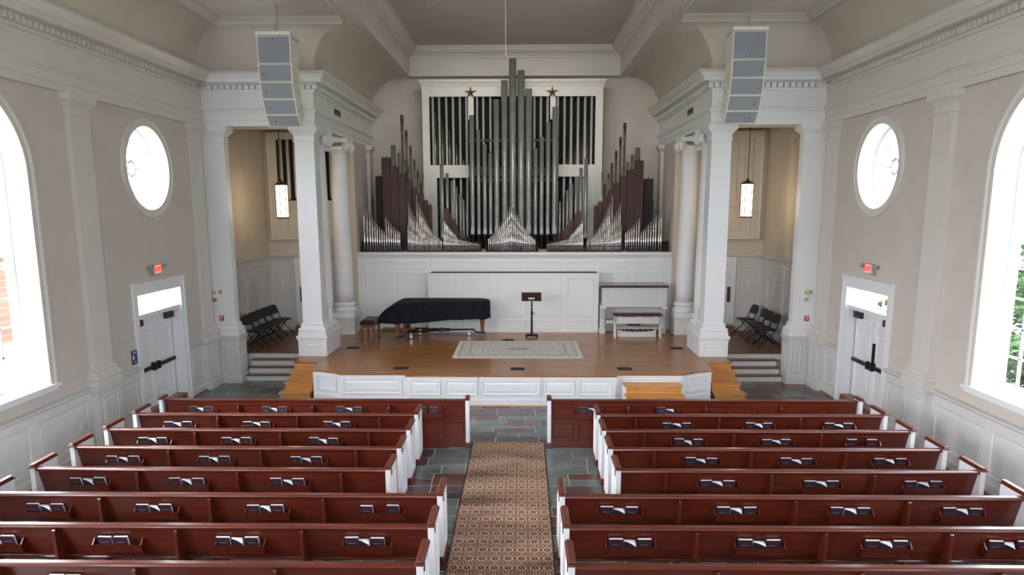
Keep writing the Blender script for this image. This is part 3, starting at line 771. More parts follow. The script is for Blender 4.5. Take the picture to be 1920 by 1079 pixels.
# alcove platforms and steps
for sx in (-1, 1):
    r = thing('alcove_platform', (sx * 6.1, 19.5, 0), 'raised wooden alcove floor with white-edged steps on the %s of the stage' % SIDE(sx), 'platform', 'alcove platforms')
    m = MB(); m.box(*order(sx * 5.32, sx * 7.33), 18.14, 21.46, AF - .03, AF); m.build('deck', 'oakdark', r)
    m = MB(); m.box(*order(sx * 5.32, sx * 7.33), 18.2, 21.46, 0, AF - .03); m.build('riser', 'white', r)
    for k in range(3):
        z1 = AF - .155 * (k + 1); y1 = 18.2 - .21 * k
        xo = 6.73
        m = MB(); m.box(*order(sx * 5.28, sx * xo), y1 - .21, y1, 0, z1 - .03); m.build('riser', 'white', r)
        m = MB(); m.box(*order(sx * 5.28, sx * (xo + .02)), y1 - .24, y1, z1 - .03, z1); m.build('tread', 'oakdark', r)

# ================================================================== ALCOVES
for sx in (-1, 1):
    sd = SIDE(sx); Y = 21.5
    w = MB(); s = 1 if sx < 0 else -1
    # panelled wainscot on side and back walls
    w.box(*order(sx * 7.34, sx * 7.4), 17.8, 21.5, AF, 2.9); w.box(*order(sx * 5.0, sx * 7.36), Y - .03, Y, AF, 2.9)
    w.sweep([(sx * 7.34, 17.82), (sx * 7.34, Y - .03), (sx * 5.0, Y - .03)], [(0, 2.76), (.015, 2.77), (.015, 2.8), (.03, 2.83), (.06, 2.87), (.07, 2.88), (.07, 2.92), (-.05, 2.93)], side=s)
    w.sweep([(sx * 7.34, 17.82), (sx * 7.34, Y - .03), (sx * 5.0, Y - .03)], [(0, AF), (.02, AF), (.02, AF + .14), (0, AF + .16)], side=s)
    for k in range(5):
        a = 18.35 + k * .63
        for z0, z1 in ((AF + .25, 2.28), (2.38, 2.66)): w.panel((sx * 7.34, 0, 0), (0, 1, 0), (0, 0, 1), (-sx, 0, 0), a, a + .52, z0, z1, w=.03, h=.012, style='flat')
    for z0, z1 in ((AF + .25, 2.42), (2.5, 2.74)): w.panel((0, Y - .03, 0), (1, 0, 0), (0, 0, 1), (0, -1, 0), *order(sx * 7.22, sx * 6.72), z0, z1, w=.03, h=.012, style='flat')
    struct(w.build('trim_%d' % (10 + (sx > 0)), 'dado'))
    # plain white door in the back wall
    d = MB(); x0, x1 = order(sx * 6.6, sx * 5.62)
    d.box(x0, x1, Y - .07, Y - .03, AF + .2, 2.86)
    dr = struct(d.build('door_%d' % (3 + (sx > 0)), 'white'))
    d = MB(); a0, a1 = order(sx * 6.5, sx * 5.72); d.box(a0, a1, Y - .085, Y - .07, AF + .2, 2.72)
    for z0, z1 in ((1.05, 1.75), (1.95, 2.35), (2.42, 2.65)): d.panel((0, Y - .085, 0), (1, 0, 0), (0, 0, 1), (0, -1, 0), a0 + .1, a1 - .1, z0, z1, w=.035, h=.01)
    d.build('door_leaf', 'white', dr)
    d = MB(); d.box(*order(sx * 6.46, sx * 6.36), Y - .1, Y - .085, 1.5, 1.96); d.build('push_plate', 'bronze', dr)
    d = MB(); d.box(*order(sx * 6.55, sx * 5.7), Y - .42, Y - .07, AF, AF + .2); d.build('door_step', 'oakdark', dr)
    # outlet plate
    o = MB(); o.bbox(*order(sx * 7.03, sx * 6.95), Y - .048, Y - .03, 2.0, 2.13, .004); tag(o.build('outlet_plate', 'offwhite'), 'small white plate on the wainscot panel above the %s folding chairs' % sd, 'outlet plate')
    # organ case front high on the back wall
    if sx < 0: lab = 'cream organ screen in the left alcove with pipes in its dark upper opening'
    else: lab = 'cream panelled screen closed with vertical boards in the right alcove'
    r = thing('organ_screen', (sx * 6.1, Y, 3.4), lab, 'organ screen')
    f = MB(); xo, xi = sx * 7.2, sx * 5.0
    A, B = order(xo, xi)
    f.box(A, A + .24, Y - .1, Y, 3.4, 6.45); f.box(B - .24, B, Y - .1, Y, 3.4, 6.45); f.box(A + .24, B - .24, Y - .098, Y, 6.28, 6.45); f.box(A + .24, B - .24, Y - .098, Y, 3.4, 3.5)
    f.box(A + .24, B - .24, Y - .096, Y, 4.44, 4.52); f.box(A + .24, B - .24, Y - .06, Y, 3.5, 4.44)
    f.panel((0, Y - .06, 0), (1, 0, 0), (0, 0, 1), (0, -1, 0), A + .5, B - .5, 3.62, 4.35, w=.04, h=.015, style='flat')
    def rr(e): return [(A - e, 3.4 - e), (B + e, 3.4 - e), (B + e, 6.45 + e), (A - e, 6.45 + e)]
    f.rings([[(x, Y - d, z) for x, z in rr(e)] for e, d in ((.035, 0), (.035, .13), (.01, .14), (-.05, .125), (-.06, .095))], caps=False)
    f.build('frame', 'ivory', r)
    b = MB(); b.box(A + .24, B - .24, Y - .03, Y, 4.52, 6.28); b.build('backing', 'darkgap' if sx < 0 else 'ivory', r)
    for k in range(8):
        x = A + .36 + k * .21
        if x > B - .28: break
        p = MB()
        if sx < 0: p.lathe(x, Y - .06, [(.015, 4.53), (.05, 4.62), (.05, 6.28)], 14)
        else: p.box(x - .11, x + .085, Y - .06, Y - .03, 4.52, 6.28)
        p.build('screen_pipe' if sx < 0 else 'screen_board', 'ivory', r)
# hanging lanterns
for sx in (-1, 1):
    r = thing('lantern', (sx * 6.22, 19.5, 4.03), 'lit bronze-framed glass lantern hanging on a chain in the %s alcove' % SIDE(sx), 'lantern', 'alcove lanterns')
    x, y = sx * 6.22, 19.5; n = 6; off = 0 if sx < 0 else PI / 6
    def hexp(rr, z): return [(x + rr * math.cos(2 * PI * i / n + off + PI / 6), y + rr * math.sin(2 * PI * i / n + off + PI / 6), z) for i in range(n)]
    g = MB(); g.rings([hexp(.15, 4.07), hexp(.15, 4.91)]); gl = g.build('lantern_glass', 'bulbglass', r); gl['label'] = 'warm glowing frosted glass'
    b = MB()
    for z in (4.28, 4.68): b.lathe(x, y, [(.155, z - .1), (.158, z), (.155, z + .1)], 6, caps=False)
    f = MB(); f.rings([hexp(.165, 4.03), hexp(.165, 4.07)]); f.rings([hexp(.17, 4.91), hexp(.17, 4.95), hexp(.05, 5.0), hexp(.02, 5.06)])
    for i in range(n):
        p = hexp(.158, 0)[i]; f.box(p[0] - .009, p[0] + .009, p[1] - .009, p[1] + .009, 4.05, 4.93)
    f.build('lantern_frame', 'bronze', r)
    c = MB(); z = 5.06
    while z < 6.54:
        c.lathe(x, y, [(.006, z), (.014, z + .012), (.014, z + .03), (.006, z + .042)], 6); z += .045
    c.lathe(x, y, [(.06, 6.53), (.06, 6.552)], 12); c.build('chain', 'bronze', r)

# ================================================================== ORGAN GALLERY
def gallery():
    r = thing('organ_gallery_wall', (0, 21.3, HS), 'tall white panelled wall below the organ pipes at the back of the stage', 'panelled wall')
    m = MB(); m.box(-4.66, 4.66, 21.3, 24.0, HS, 2.93)
    m.sweep([(-4.62, 21.3), (4.62, 21.3)], [(0, 2.84), (.02, 2.85), (.03, 2.88), (.05, 2.92), (.06, 2.93), (.06, 2.99), (-.3, 3.0)])
    m.box(-4.66, 4.66, 21.32, 24.0, 2.93, 3.0)
    xs = [-4.43, -3.5, -2.58, -1.62, -.68, .27, 1.2, 2.15, 3.05, 3.55, 4.43]
    for a, b in ((-4.43, -3.61), (-3.5, -2.62), (-2.5, -1.62), (-1.5, -.6), (-.5, .42), (.52, 1.42), (1.54, 2.4), (2.55, 3.42), (3.58, 4.42)):
        m.panel((0, 21.3, 0), (1, 0, 0), (0, 0, 1), (0, -1, 0), a, b, 2.53, 2.74, w=.025, h=.01, style='flat')
        m.panel((0, 21.3, 0), (1, 0, 0), (0, 0, 1), (0, -1, 0), a, b, .95, 2.4, w=.03, h=.012, style='flat')
    m.sweep([(-4.62, 21.3), (4.62, 21.3)], [(0, HS), (.03, HS), (.03, HS + .16), (0, HS + .18)])
    m.build('panelling', 'white', r)
    r = thing('stage_backdrop', (0, 20.75, HS), 'free-standing white panelled screen at the centre of the stage back wall', 'panelled screen')
    m = MB(); m.box(-2.5, 2.46, 20.75, 21.1, HS, 2.4); m.box(-2.52, 2.48, 20.73, 21.1, 2.385, 2.43)
    for a, b in ((-2.42, -1.67), (-1.5, -.68), (-.49, .36), (.55, 1.38), (1.55, 2.31)):
        m.panel((0, 20.75, 0), (1, 0, 0), (0, 0, 1), (0, -1, 0), a, b, 1.18, 2.3, w=.03, h=.012, style='flat')
        m.panel((0, 20.75, 0), (1, 0, 0), (0, 0, 1), (0, -1, 0), a, b, .79, 1.05, w=.03, h=.012, style='flat')
    m.sweep([(-2.5, 20.75), (2.46, 20.75)], [(0, HS), (.012, HS), (.012, HS + .07), (0, HS + .08)])
    m.build('panelling', 'white', r)
    m = MB(); m.box(-2.42, 2.4, 20.8, 21.06, 2.43, 2.455); m.build('painted_shadow_gap', 'blackplastic', r)  # black strip painting in the shadow gap on top of the screen
    # low oak step beside the screen
    m = MB(); m.box(-3.95, -2.54, 20.95, 21.26, HS, HS + .06); tag(m.build('oak_plinth_step', 'oakdark'), 'low dark oak step on the stage behind the piano', 'step')
gallery()

PIPES = {
'AL':[(-4.483,4.425,0.0249),(-4.394,4.275,0.0249),(-4.311,4.149,0.0249),(-4.237,4.023,0.0249),(-4.166,3.929,0.0249),(-4.099,3.835,0.0249),(-4.027,3.749,0.0249),(-3.959,3.679,0.0249),(-3.891,3.614,0.0249),(-3.82,4.018,0.0249),(-3.749,3.916,0.0249),(-3.681,3.834,0.0249),(-3.613,3.757,0.0249),(-3.549,3.695,0.0249),(-3.484,3.638,0.0249),(-3.431,3.589,0.0249)],
'AR':[(4.367,4.36,0.0249),(4.298,4.211,0.0249),(4.204,4.09,0.0249),(4.134,3.977,0.0249),(4.059,3.884,0.0249),(3.984,3.799,0.0249),(3.913,3.717,0.0249),(3.849,3.652,0.0249),(3.781,3.599,0.0249),(3.705,3.978,0.0249),(3.634,3.884,0.0249),(3.562,3.803,0.0249),(3.499,3.734,0.0249),(3.434,3.686,0.0249),(3.374,3.629,0.0249),(3.318,3.572,0.0249)],
'E':[(-1.301,7.07,0.0745),(-1.107,6.633,0.062),(-0.918,6.214,0.0698),(-0.739,5.935,0.062),(-0.548,7.525,0.0884),(-0.304,8.076,0.0962),(-0.054,8.699,0.1086),(0.201,8.358,0.1055),(0.433,7.825,0.0993),(0.648,6.078,0.062),(0.833,6.42,0.0682),(1.028,6.856,0.0698),(1.234,7.297,0.0868)],
'FL':[(-2.213,5.612,0.0583),(-2.052,5.339,0.0506),(-1.902,5.12,0.0429),(-1.778,4.925,0.0399),(-1.663,4.735,0.0368),(-1.56,4.557,0.0307),(-1.465,4.413,0.0261)],
'FR':[(2.171,5.76,0.0583),(2.017,5.484,0.0537),(1.876,5.229,0.0491),(1.741,5.023,0.0429),(1.611,4.82,0.0399),(1.502,4.654,0.0337),(1.392,4.476,0.0307)],
'GL':[(-3.883,5.8,0.1285),(-3.639,5.534,0.1221),(-3.409,5.32,0.1092),(-3.208,5.101,0.0921),(-3.015,4.894,0.0857),(-2.846,4.72,0.0814),(-2.703,4.52,0.06),(-2.583,4.395,0.0514)],
'GR':[(3.761,5.689,0.1199),(3.522,5.425,0.1199),(3.302,5.217,0.1028),(3.098,5.024,0.0985),(2.918,4.815,0.0857),(2.754,4.654,0.0792),(2.606,4.468,0.0621),(2.482,4.344,0.06)],
'DL':[(-4.198,5.263,0.0959)],
'DR':[(4.128,5.168,0.1352)],
'ML':[(-3.75,6.207,0.0744),(-3.578,5.965,0.0482),(-3.42,5.769,0.0438),(-3.253,5.58,0.0438),(-3.123,5.445,0.0372),(-2.995,5.222,0.0328),(-2.846,5.361,0.0241)],
'MR':[(3.786,6.109,0.081),(3.626,5.894,0.0569),(3.479,5.679,0.0438),(3.348,5.445,0.0394),(3.095,5.325,0.035),(2.915,5.187,0.0307),(2.71,5.376,0.0241)],
'TL':[(-3.522,7.153,0.0579),(-3.4,6.693,0.049),(-3.278,6.217,0.0423),(-3.166,5.805,0.0379),(-3.069,5.464,0.0312),(-2.981,5.109,0.0267)],
'TR':[(3.428,6.898,0.0535),(3.305,6.469,0.049),(3.177,6.049,0.0446),(3.051,5.682,0.0401),(2.958,5.342,0.0357),(2.843,5.04,0.0334)],
'KL':[(-4.328,4.597,0.0277),(-4.205,5.1,0.0213),(-4.129,4.853,0.0213),(-4.053,4.625,0.0213)],
'KR':[(3.942,4.32,0.0256),(4.028,4.526,0.0256),(4.117,4.744,0.0256),(4.199,4.506,0.0192)],
'RL':[(-2.04,4.281,0.0664),(-1.964,4.134,0.0483),(-1.836,3.956,0.0574),(-1.754,3.779,0.0332),(-1.657,3.66,0.0272),(-1.577,3.556,0.0272),(-1.503,3.481,0.0242),(-1.432,3.436,0.0211),(-1.366,3.392,0.0196)],
'RR':[(1.948,4.195,0.0513),(1.854,4.113,0.0453),(1.737,3.936,0.0544),(1.622,3.774,0.0393),(1.525,3.685,0.0332),(1.451,3.596,0.0272),(1.374,3.513,0.0272),(1.303,3.454,0.0242),(1.235,3.404,0.0211)],
'SL':[(-2.552,7.708,0.0351),(-2.352,7.707,0.0351),(-2.13,7.706,0.0351),(-1.921,7.705,0.0383),(-1.706,7.704,0.0351),(-1.503,7.703,0.0383),(-1.171,7.702,0.0351),(-0.977,7.701,0.0383),(-0.756,7.7,0.0383)],
'SR':[(0.61,7.719,0.0415),(0.812,7.718,0.0415),(1.024,7.717,0.0415),(1.336,7.716,0.0415),(1.551,7.715,0.0415),(1.759,7.714,0.0415),(1.973,7.713,0.0415),(2.187,7.712,0.0415),(2.389,7.711,0.0383)],
}
ZG = 3.004   # gallery floor
def flue(root, x, y, zt, r, m, zm, z0=None, n=12, mouth=True, name='pipe'):
    """metal flue pipe: conical foot, mouth with cut-up and pointed upper lip, open cylinder"""
    z0 = ZG + .025 if z0 is None else z0
    b = MB()
    b.lathe(x, y, [(r * .25, z0), (r * .98, zm)], n, 1 if m == 'zinc' else 0, caps=False)
    b.lathe(x, y, [(r, zm), (r, zt), (r * .86, zt), (r * .84, zt - min(.3, 4 * r))], n, 0, caps=False)
    b.face([len(b.v) - n + i for i in range(n)], 1)
    if mouth:
        yy = y - r * 1.012; hw = r * .72
        b.add([(x - hw, yy, zm), (x + hw, yy, zm), (x + hw, yy, zm + r * .5), (x - hw, yy, zm + r * .5)], [(0, 1, 2, 3)], 1)
        if m == 'zinc':
            b.add([(x - hw, yy - .004, zm + r * .5), (x + hw, yy - .004, zm + r * .5), (x + hw, yy - .004, zm + r * 2.2), (x, yy - .006, zm + r * 4.6), (x - hw, yy - .004, zm + r * 2.2),
                   (x - hw, yy + .02, zm + r * .5), (x + hw, yy + .02, zm + r * .5), (x + hw, yy + .02, zm + r * 2.2), (x, yy + .03, zm + r * 4.6), (x - hw, yy + .02, zm + r * 2.2)],
                  [(0, 1, 2, 3, 4), (0, 5, 6, 1), (1, 6, 7, 2), (2, 7, 8, 3), (3, 8, 9, 4), (4, 9, 5, 0)], 0)
    return b.build(name, [m, 'pipefoot'], root)
def chest(root, x0, x1, y0, y1, rail=True):
    b = MB(); b.box(x0, x1, y0, y1, ZG, ZG + .025)
    b.box(x0, x1, y0 - .005, y0 + .012, ZG + .15, ZG + .165)
    n = max(2, int((x1 - x0) / .5))
    for i in range(n + 1):
        x = x0 + (x1 - x0 - .02) * i / n; b.box(x, x + .02, y0 - .003, y0 + .01, ZG, ZG + .16)
    b.box(x0, x1, y1 - .03, y1, ZG + .025, ZG + .3, 1)
    return b.build('wind_chest', ['maroon', 'darkgap'], root)
def interp(tab, x):
    for (a, za), (b, zb) in zip(tab, tab[1:]):
        if min(a, b) <= x <= max(a, b):
            t = (x - a) / (b - a); return za + (zb - za) * t
    return tab[-1][1]
for sx, k in ((-1, 'L'), (1, 'R')):
    sd = SIDE(sx)
    r = thing('pipe_rank', (sx * 3.95, 21.55, ZG), 'outermost %s rank of thin bright organ pipes stepping down toward the centre in two runs' % sd, 'organ pipe rank', 'bright front pipe ranks')
    chest(r, *order(sx * 4.6, sx * 3.36), 21.47, 21.63)
    for x, z, rr in PIPES['A' + k]: flue(r, x, 21.55, z, rr, 'tin', ZG + .27)
    # dense mixture rank: three rows falling to the centre
    r = thing('mixture_rank', (sx * 2.7, 21.65, ZG), 'dense %s rank of slender bright pipes in three rows before the red wooden pipes' % sd, 'organ pipe rank', 'bright front pipe ranks')
    chest(r, *order(sx * 3.2, sx * 2.13), 21.42, 21.9)
    for row, (xa, xb, nn, tab, y, rr) in enumerate(((3.165, 2.16, 26, [(3.17, 3.79), (3.017, 3.6), (2.75, 3.42), (2.12, 3.30)], 21.48, .0165), (3.15, 2.2, 18, [(3.16, 4.46), (2.963, 4.03), (2.756, 3.65), (2.512, 3.43), (2.15, 3.33)], 21.65, .021), (2.86, 2.22, 14, [(2.87, 4.46), (2.634, 3.88), (2.436, 3.53), (2.197, 3.35)], 21.8, .022))):
        for i in range(nn):
            x = xa + (xb - xa) * i / (nn - 1); z = interp(tab, x)
            flue(r, sx * x, y, z, rr * (1 - .25 * i / nn), 'tin', ZG + .22 + .1 * (z - 3.3), n=8)
    flue(r, sx * 2.94, 21.88, 4.68, .031, 'spotted', 3.3)
    # small inner rank
    r = thing('treble_rank', (sx * 1.5, 21.5, ZG), 'low %s inner rank of small bright pipes dwindling toward the middle' % sd, 'organ pipe rank', 'bright front pipe ranks')
    chest(r, *order(sx * 2.1, sx * .98), 21.42, 21.75)
    for i in range(27):
        x = 2.07 - 1.06 * i / 26; z = interp([(2.08, 3.62), (1.95, 3.52), (1.81, 3.43), (1.43, 3.325), (1.0, 3.225)], x)
        flue(r, sx * x - .03, 21.5, z, .0175 * (1 - .35 * i / 26), 'tin', ZG + .2, n=8)
    for i in range(9):
        x = 2.06 - .36 * i / 8; z = interp([(2.07, 3.95), (1.91, 3.73), (1.82, 3.61), (1.69, 3.48)], x)
        b = MB(); X = sx * x - .03
        b.lathe(X, 21.65, [(.004, ZG + .15), (.01, 3.3), (.019, z - .13), (.019, z - .06), (.008, z - .05), (.008, z)], 8); b.build('reed_pipe', 'tin', r)
    # stained wooden pipes of the inner stair-step
    r = thing('wooden_treble_rank', (sx * 1.7, 21.9, ZG), 'small stepped set of reddish wooden pipes behind the %s inner bright pipes' % sd, 'organ pipe rank', 'stained wooden pipe ranks')
    for x, z, rr in PIPES['R' + k]:
        b = MB(); b.bbox(x - rr, x + rr, 21.9 - rr, 21.9 + rr, ZG, z, .005); b.box(x - .008, x + .008, 21.892, 21.908, z, z + .05); b.build('wooden_pipe', 'maroon', r)
    # tall stained wooden pipes
    r = thing('wooden_pipe_rank', (sx * 3.2, 22.2, ZG), 'row of tall square dark red wooden organ pipes stepping down on the %s' % sd, 'organ pipe rank', 'stained wooden pipe ranks')
    for x, z, rr in PIPES['G' + k]:
        b = MB(); b.bbox(x - rr, x + rr, 22.2 - rr * .9, 22.2 + rr * .9, ZG, z, .008); b.build('wooden_pipe', 'maroon', r)
        b = MB(); b.box(x - .012, x + .012, 22.19, 22.21, z, z + .05); b.build('stopper_handle', 'darkred', r)
    for x, z, rr in PIPES['D' + k]:
        b = MB(); b.bbox(x - rr, x + rr, 22.5, 22.75, ZG, z, .008); b.box(x - .01, x + .01, 22.6, 22.62, z, z + .06); b.build('dark_wooden_pipe', 'darkred', r)
    # metal pipes rising behind
    r = thing('metal_bass_rank', (sx * 3.3, 22.8, ZG), 'mixed dull metal pipes rising behind the tall %s red wooden pipes' % sd, 'organ pipe rank', 'metal ranks behind the wooden pipes')
    for x, z, rr in PIPES['M' + k]: flue(r, x, 22.7, z, rr, 'spotted', 3.6, z0=ZG, mouth=False)
    for x, z, rr in PIPES['T' + k]:
        b = MB(); b.lathe(x, 23.1, [(rr * .3, ZG), (rr * .6, 4.0), (rr * .72, z - .5), (rr * .8, z - .45), (rr * .8, z)], 10, 0); b.lathe(x, 23.1, [(rr * .9, z - .16), (rr * .9, z - .02)], 10, 0)
        b.add([(x - rr * .5, 23.1 - rr, z - .3), (x + rr * .3, 23.1 - rr, z - .3), (x + rr * .3, 23.1 - rr, z - .18), (x - rr * .5, 23.1 - rr, z - .18)], [(0, 1, 2, 3)], 1)
        b.build('tall_pipe', ['dullmetal', 'pipefoot'], r)
    for x, z, rr in PIPES['K' + k]:
        b = MB(); b.lathe(x, 22.1, [(.006, ZG), (rr * .5, ZG + .6), (rr * .8, z - .1), (rr * .8, z)], 8); b.build('thin_reed_pipe', 'pipefoot', r)
    # medium zinc pipes
    r = thing('zinc_pipe_rank', (sx * 1.8, 22.25, ZG), 'seven grey metal pipes stepping down toward the centre, %s of the tall middle pipes' % sd, 'organ pipe rank', 'grey stepped pipe ranks')
    for x, z, rr in PIPES['F' + k]: flue(r, x, 22.25, z, rr, 'zinc', 3.36, z0=ZG, n=16)
# central bright pyramid
r = thing('central_pipe_rank', (-.1, 21.6, ZG), 'central pyramid of slender bright pipes peaking in front of the tall grey pipes', 'organ pipe rank', 'bright front pipe ranks')
chest(r, -.85, .72, 21.42, 21.8)
XC = -.085
for i in range(-12, 13):
    d = abs(i) * .0575; z = interp([(0, 4.43), (.07, 4.29), (.2, 4.04), (.34, 3.79), (.49, 3.57), (.71, 3.36)], d)
    flue(r, XC + i * .0575, 21.7, z, .0225, 'tin', ZG + .25 + .1 * (z - 3.3), n=10)
for i in range(-13, 14):
    d = abs(i) * .053; z = interp([(0, 4.03), (.08, 3.91), (.16, 3.78), (.28, 3.63), (.4, 3.51), (.7, 3.33)], d)
    flue(r, XC + .012 + i * .053, 21.5, z, .0195, 'tin', ZG + .22 + .1 * (z - 3.3), n=10)
# tall facade pipes
r = thing('facade_pipe_group', (0, 22.5, ZG), 'thirteen tall grey metal pipes with pointed mouths filling the centre of the organ', 'organ pipe rank')
for x, z, rr in PIPES['E']: flue(r, x, 22.5, z, rr, 'zinc', 3.46, z0=ZG, n=24)
m = MB(); m.box(-1.45, 1.35, 22.56, 22.6, 5.1, 5.2); m.box(-1.45, 1.35, 22.56, 22.6, 6.3, 6.36); m.build('support_rail', 'blackplastic', r)
# white organ case
r = thing('organ_case', (-.05, 23.0, ZG), 'white painted organ case framing the grey pipes, with two star ornaments', 'organ case')
m = MB(); Y = 23.0; L, Rr = -2.87, 2.73
m.box(L, -2.47 - .18, Y, Y + .12, 5.62, 7.69); m.box(2.5, Rr, Y, Y + .12, 5.63, 7.69)
m.box(L, Rr, Y, Y + .12, 7.69, 8.03); m.box(L, -1.44, Y, Y + .12, 5.23, 5.62); m.box(1.37, Rr, Y, Y + .12, 5.26, 5.63)
m.box(L, -2.45, Y - .0, Y + .12, ZG, 5.23); m.box(2.3, Rr, Y - .0, Y + .12, ZG, 5.26)
m.sweep([(L, Y + .2), (L, Y), (Rr, Y), (Rr, Y + .2)], [(0, 7.98), (.02, 7.99), (.03, 8.04), (.06, 8.1), (.08, 8.12), (.08, 8.19), (-.3, 8.2)])
m.box(-1.44, -1.27, Y - .003, Y + .1, 7.0, 7.68); m.box(1.1, 1.27, Y - .003, Y + .1, 7.0, 7.68)
m.build('case_frame', 'cream', r)
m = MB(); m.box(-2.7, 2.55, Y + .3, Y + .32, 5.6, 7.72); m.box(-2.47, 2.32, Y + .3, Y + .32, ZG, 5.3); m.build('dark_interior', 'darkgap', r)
for k in 'LR':
    for x, z, rr in PIPES['S' + k]:
        m = MB(); m.lathe(x, Y + .12, [(rr * .9, 3.4), (rr, 3.6), (rr, 7.7)], 12); m.build('case_pipe', 'casepipe', r)
rn = random.Random(5)
for i in range(34):       # thin pipes glimpsed inside the case
    x = (-2.5 + i * .055) if i < 17 else (1.42 + (i - 17) * .055)
    t = abs(x) / 2.5; z = 5.6 + (t - .55) * 3.6 + rn.uniform(-.15, .15)
    m = MB(); m.lathe(x, Y + .22, [(.008, 5.3), (.02, 5.6), (.02, min(7.5, z))], 8); m.build('inner_pipe', 'dullmetal' if i % 4 else 'spotted', r)
for x in (-1.36, 1.16):   # faceted star ornaments
    m = MB(); c = (x, Y - .1, 7.83); pts = []
    for i in range(10):
        a = PI / 2 + i * PI / 5; q = .21 if i % 2 == 0 else .06; pts.append((x + q * math.cos(a), Y - .03, 7.8 + q * math.sin(a)))
    m.v = pts + [(x, Y - .1, 7.8), (x, Y - .0, 7.8)]
    for i in range(10): m.face((10, i, (i + 1) % 10)); m.face((11, (i + 1) % 10, i))
    m.build('star_ornament', 'gold', r)

# ================================================================== ON THE STAGE
def piano():
    r = thing('grand_piano', (-2.2, 20, HS), 'long grand piano under a black quilted cover, standing on the left of the stage', 'piano')
    out = []
    def bez(p0, p1, p2, p3, n):
        for i in range(n):
            t = i / n; out.append(tuple(((1 - t) ** 3 * p0[k] + 3 * (1 - t) ** 2 * t * p1[k] + 3 * (1 - t) * t * t * p2[k] + t ** 3 * p3[k]) for k in (0, 1)))
    bez((-3.74, 20.6), (-3.76, 20.2), (-3.76, 19.8), (-3.74, 19.42), 8)
    bez((-3.74, 19.42), (-3.72, 19.32), (-3.6, 19.30), (-3.45, 19.30), 4)
    bez((-3.45, 19.30), (-2.9, 19.3), (-2.75, 19.32), (-2.5, 19.52), 9)
    bez((-2.5, 19.52), (-2.3, 19.72), (-1.6, 19.72), (-1.0, 19.76), 10)
    bez((-1.0, 19.76), (-.75, 19.78), (-.66, 19.9), (-.66, 20.15), 6)
    bez((-.66, 20.15), (-.66, 20.45), (-.75, 20.58), (-1.0, 20.62), 6)
    bez((-1.0, 20.62), (-2, 20.64), (-3, 20.64), (-3.74, 20.6), 14)
    cx, cy = -2.2, 20.05
    def ring(z, t, ins):
        ps = []
        for x, y in out:
            xl = -3.76 + .56 * t * t
            if x < -2.9: x = xl + (x + 3.76) / .86 * (-2.9 - xl)
            d = Vector((x - cx, (y - cy))); 
            ps.append((x - ins * (1 if x > -1.2 else (-1 if x < -3 else 0)) , y - ins * (1 if y > cy else -1), z))
        return ps
    m = MB(); rs = []
    for t, ins in ((0, 0), (.02, -.012), (.08, .0), (.3, .004), (.55, .0), (.8, .004), (.93, .012), (.985, .03), (1, .06)):
        z = 1.23 + .5 * t
        rg = ring(z, t, ins)
        if t < .05: rg = [(x, y, z + .012 * math.sin(i * 1.3) - (.05 if x < -2.4 else 0) * (1 - t)) for i, (x, y, z) in enumerate(rg)]
        rs.append(rg)
    m.rings(rs, 0, True, True); m.build('quilted_cover', 'quilt', r)
    def leg(x, y):
        b = MB(); b.rings([[(x - w, y - w, z), (x + w, y - w, z), (x + w, y + w, z), (x - w, y + w, z)] for z, w in ((HS + .1, .04), (HS + .22, .05), (1.12, .065), (1.16, .075), (1.3, .075))]); b.build('leg', 'brownwood', r)
    leg(-3.2, 19.5); leg(-3.05, 20.45); leg(-.9, 20.25)
    b = MB(); b.box(-3.12, -3.06, 19.93, 19.99, .9, 1.25); b.box(-3.12, -3.06, 20.13, 20.19, .9, 1.25); b.box(-3.16, -2.98, 19.88, 20.24, .86, .95); b.build('pedal_lyre', 'brownwood', r)
    # three-armed dolly under the legs
    d = thing('piano_dolly', (-2.3, 20.05, HS), 'black three-armed wheeled dolly carrying the covered grand piano', 'dolly')
    hub = (-2.05, 20.08); b = MB(); b.bbox(hub[0] - .3, hub[0] + .25, hub[1] - .07, hub[1] + .07, .84, .92, .01); b.box(hub[0] - .05, hub[0] + .02, hub[1] - .08, hub[1] + .08, .83, .93); b.build('hub', 'black', d)
    for x, y in ((-3.2, 19.5), (-3.05, 20.45), (-.9, 20.25)):
        b = MB(); dx, dy = x - hub[0], y - hub[1]; L = math.hypot(dx, dy); ux, uy = dx / L, dy / L
        e = (x - ux * .25, y - uy * .25)
        b.tube([(hub[0], hub[1], .88), (e[0], e[1], .87), (e[0] + ux * .05, e[1] + uy * .05, .80), (x - ux * .09, y - uy * .09, HS + .085)], .024, 8)
        b.box(x - .08, x + .08, y - .08, y + .08, HS + .07, HS + .1); b.build('arm', 'black', d)
        c = MB(); q = (x - ux * .38, y - uy * .38)
        mt = Matrix.Translation((q[0], q[1] - .0, HS + .062)) @ Matrix.Rotation(PI / 2, 4, 'X')
        c.lathe(0, 0, [(.046, -.018), (.062, -.014), (.062, .014), (.046, .018)], 20, 1, sm=False, mtx=mt); c.lathe(0, 0, [(.012, -.028), (.02, -.02), (.046, -.02), (.046, .02), (.02, .02), (.012, .028)], 14, 0, sm=False, mtx=mt); 
        c.box(q[0] - .02, q[0] + .02, q[1] - .035, q[1] - .028, HS + .05, HS + .16); c.box(q[0] - .02, q[0] + .02, q[1] + .028, q[1] + .035, HS + .05, HS + .16); c.box(q[0] - .03, q[0] + .03, q[1] - .035, q[1] + .035, HS + .15, HS + .17)
        c.build('caster', ['steel', 'blackplastic'], d)
piano()
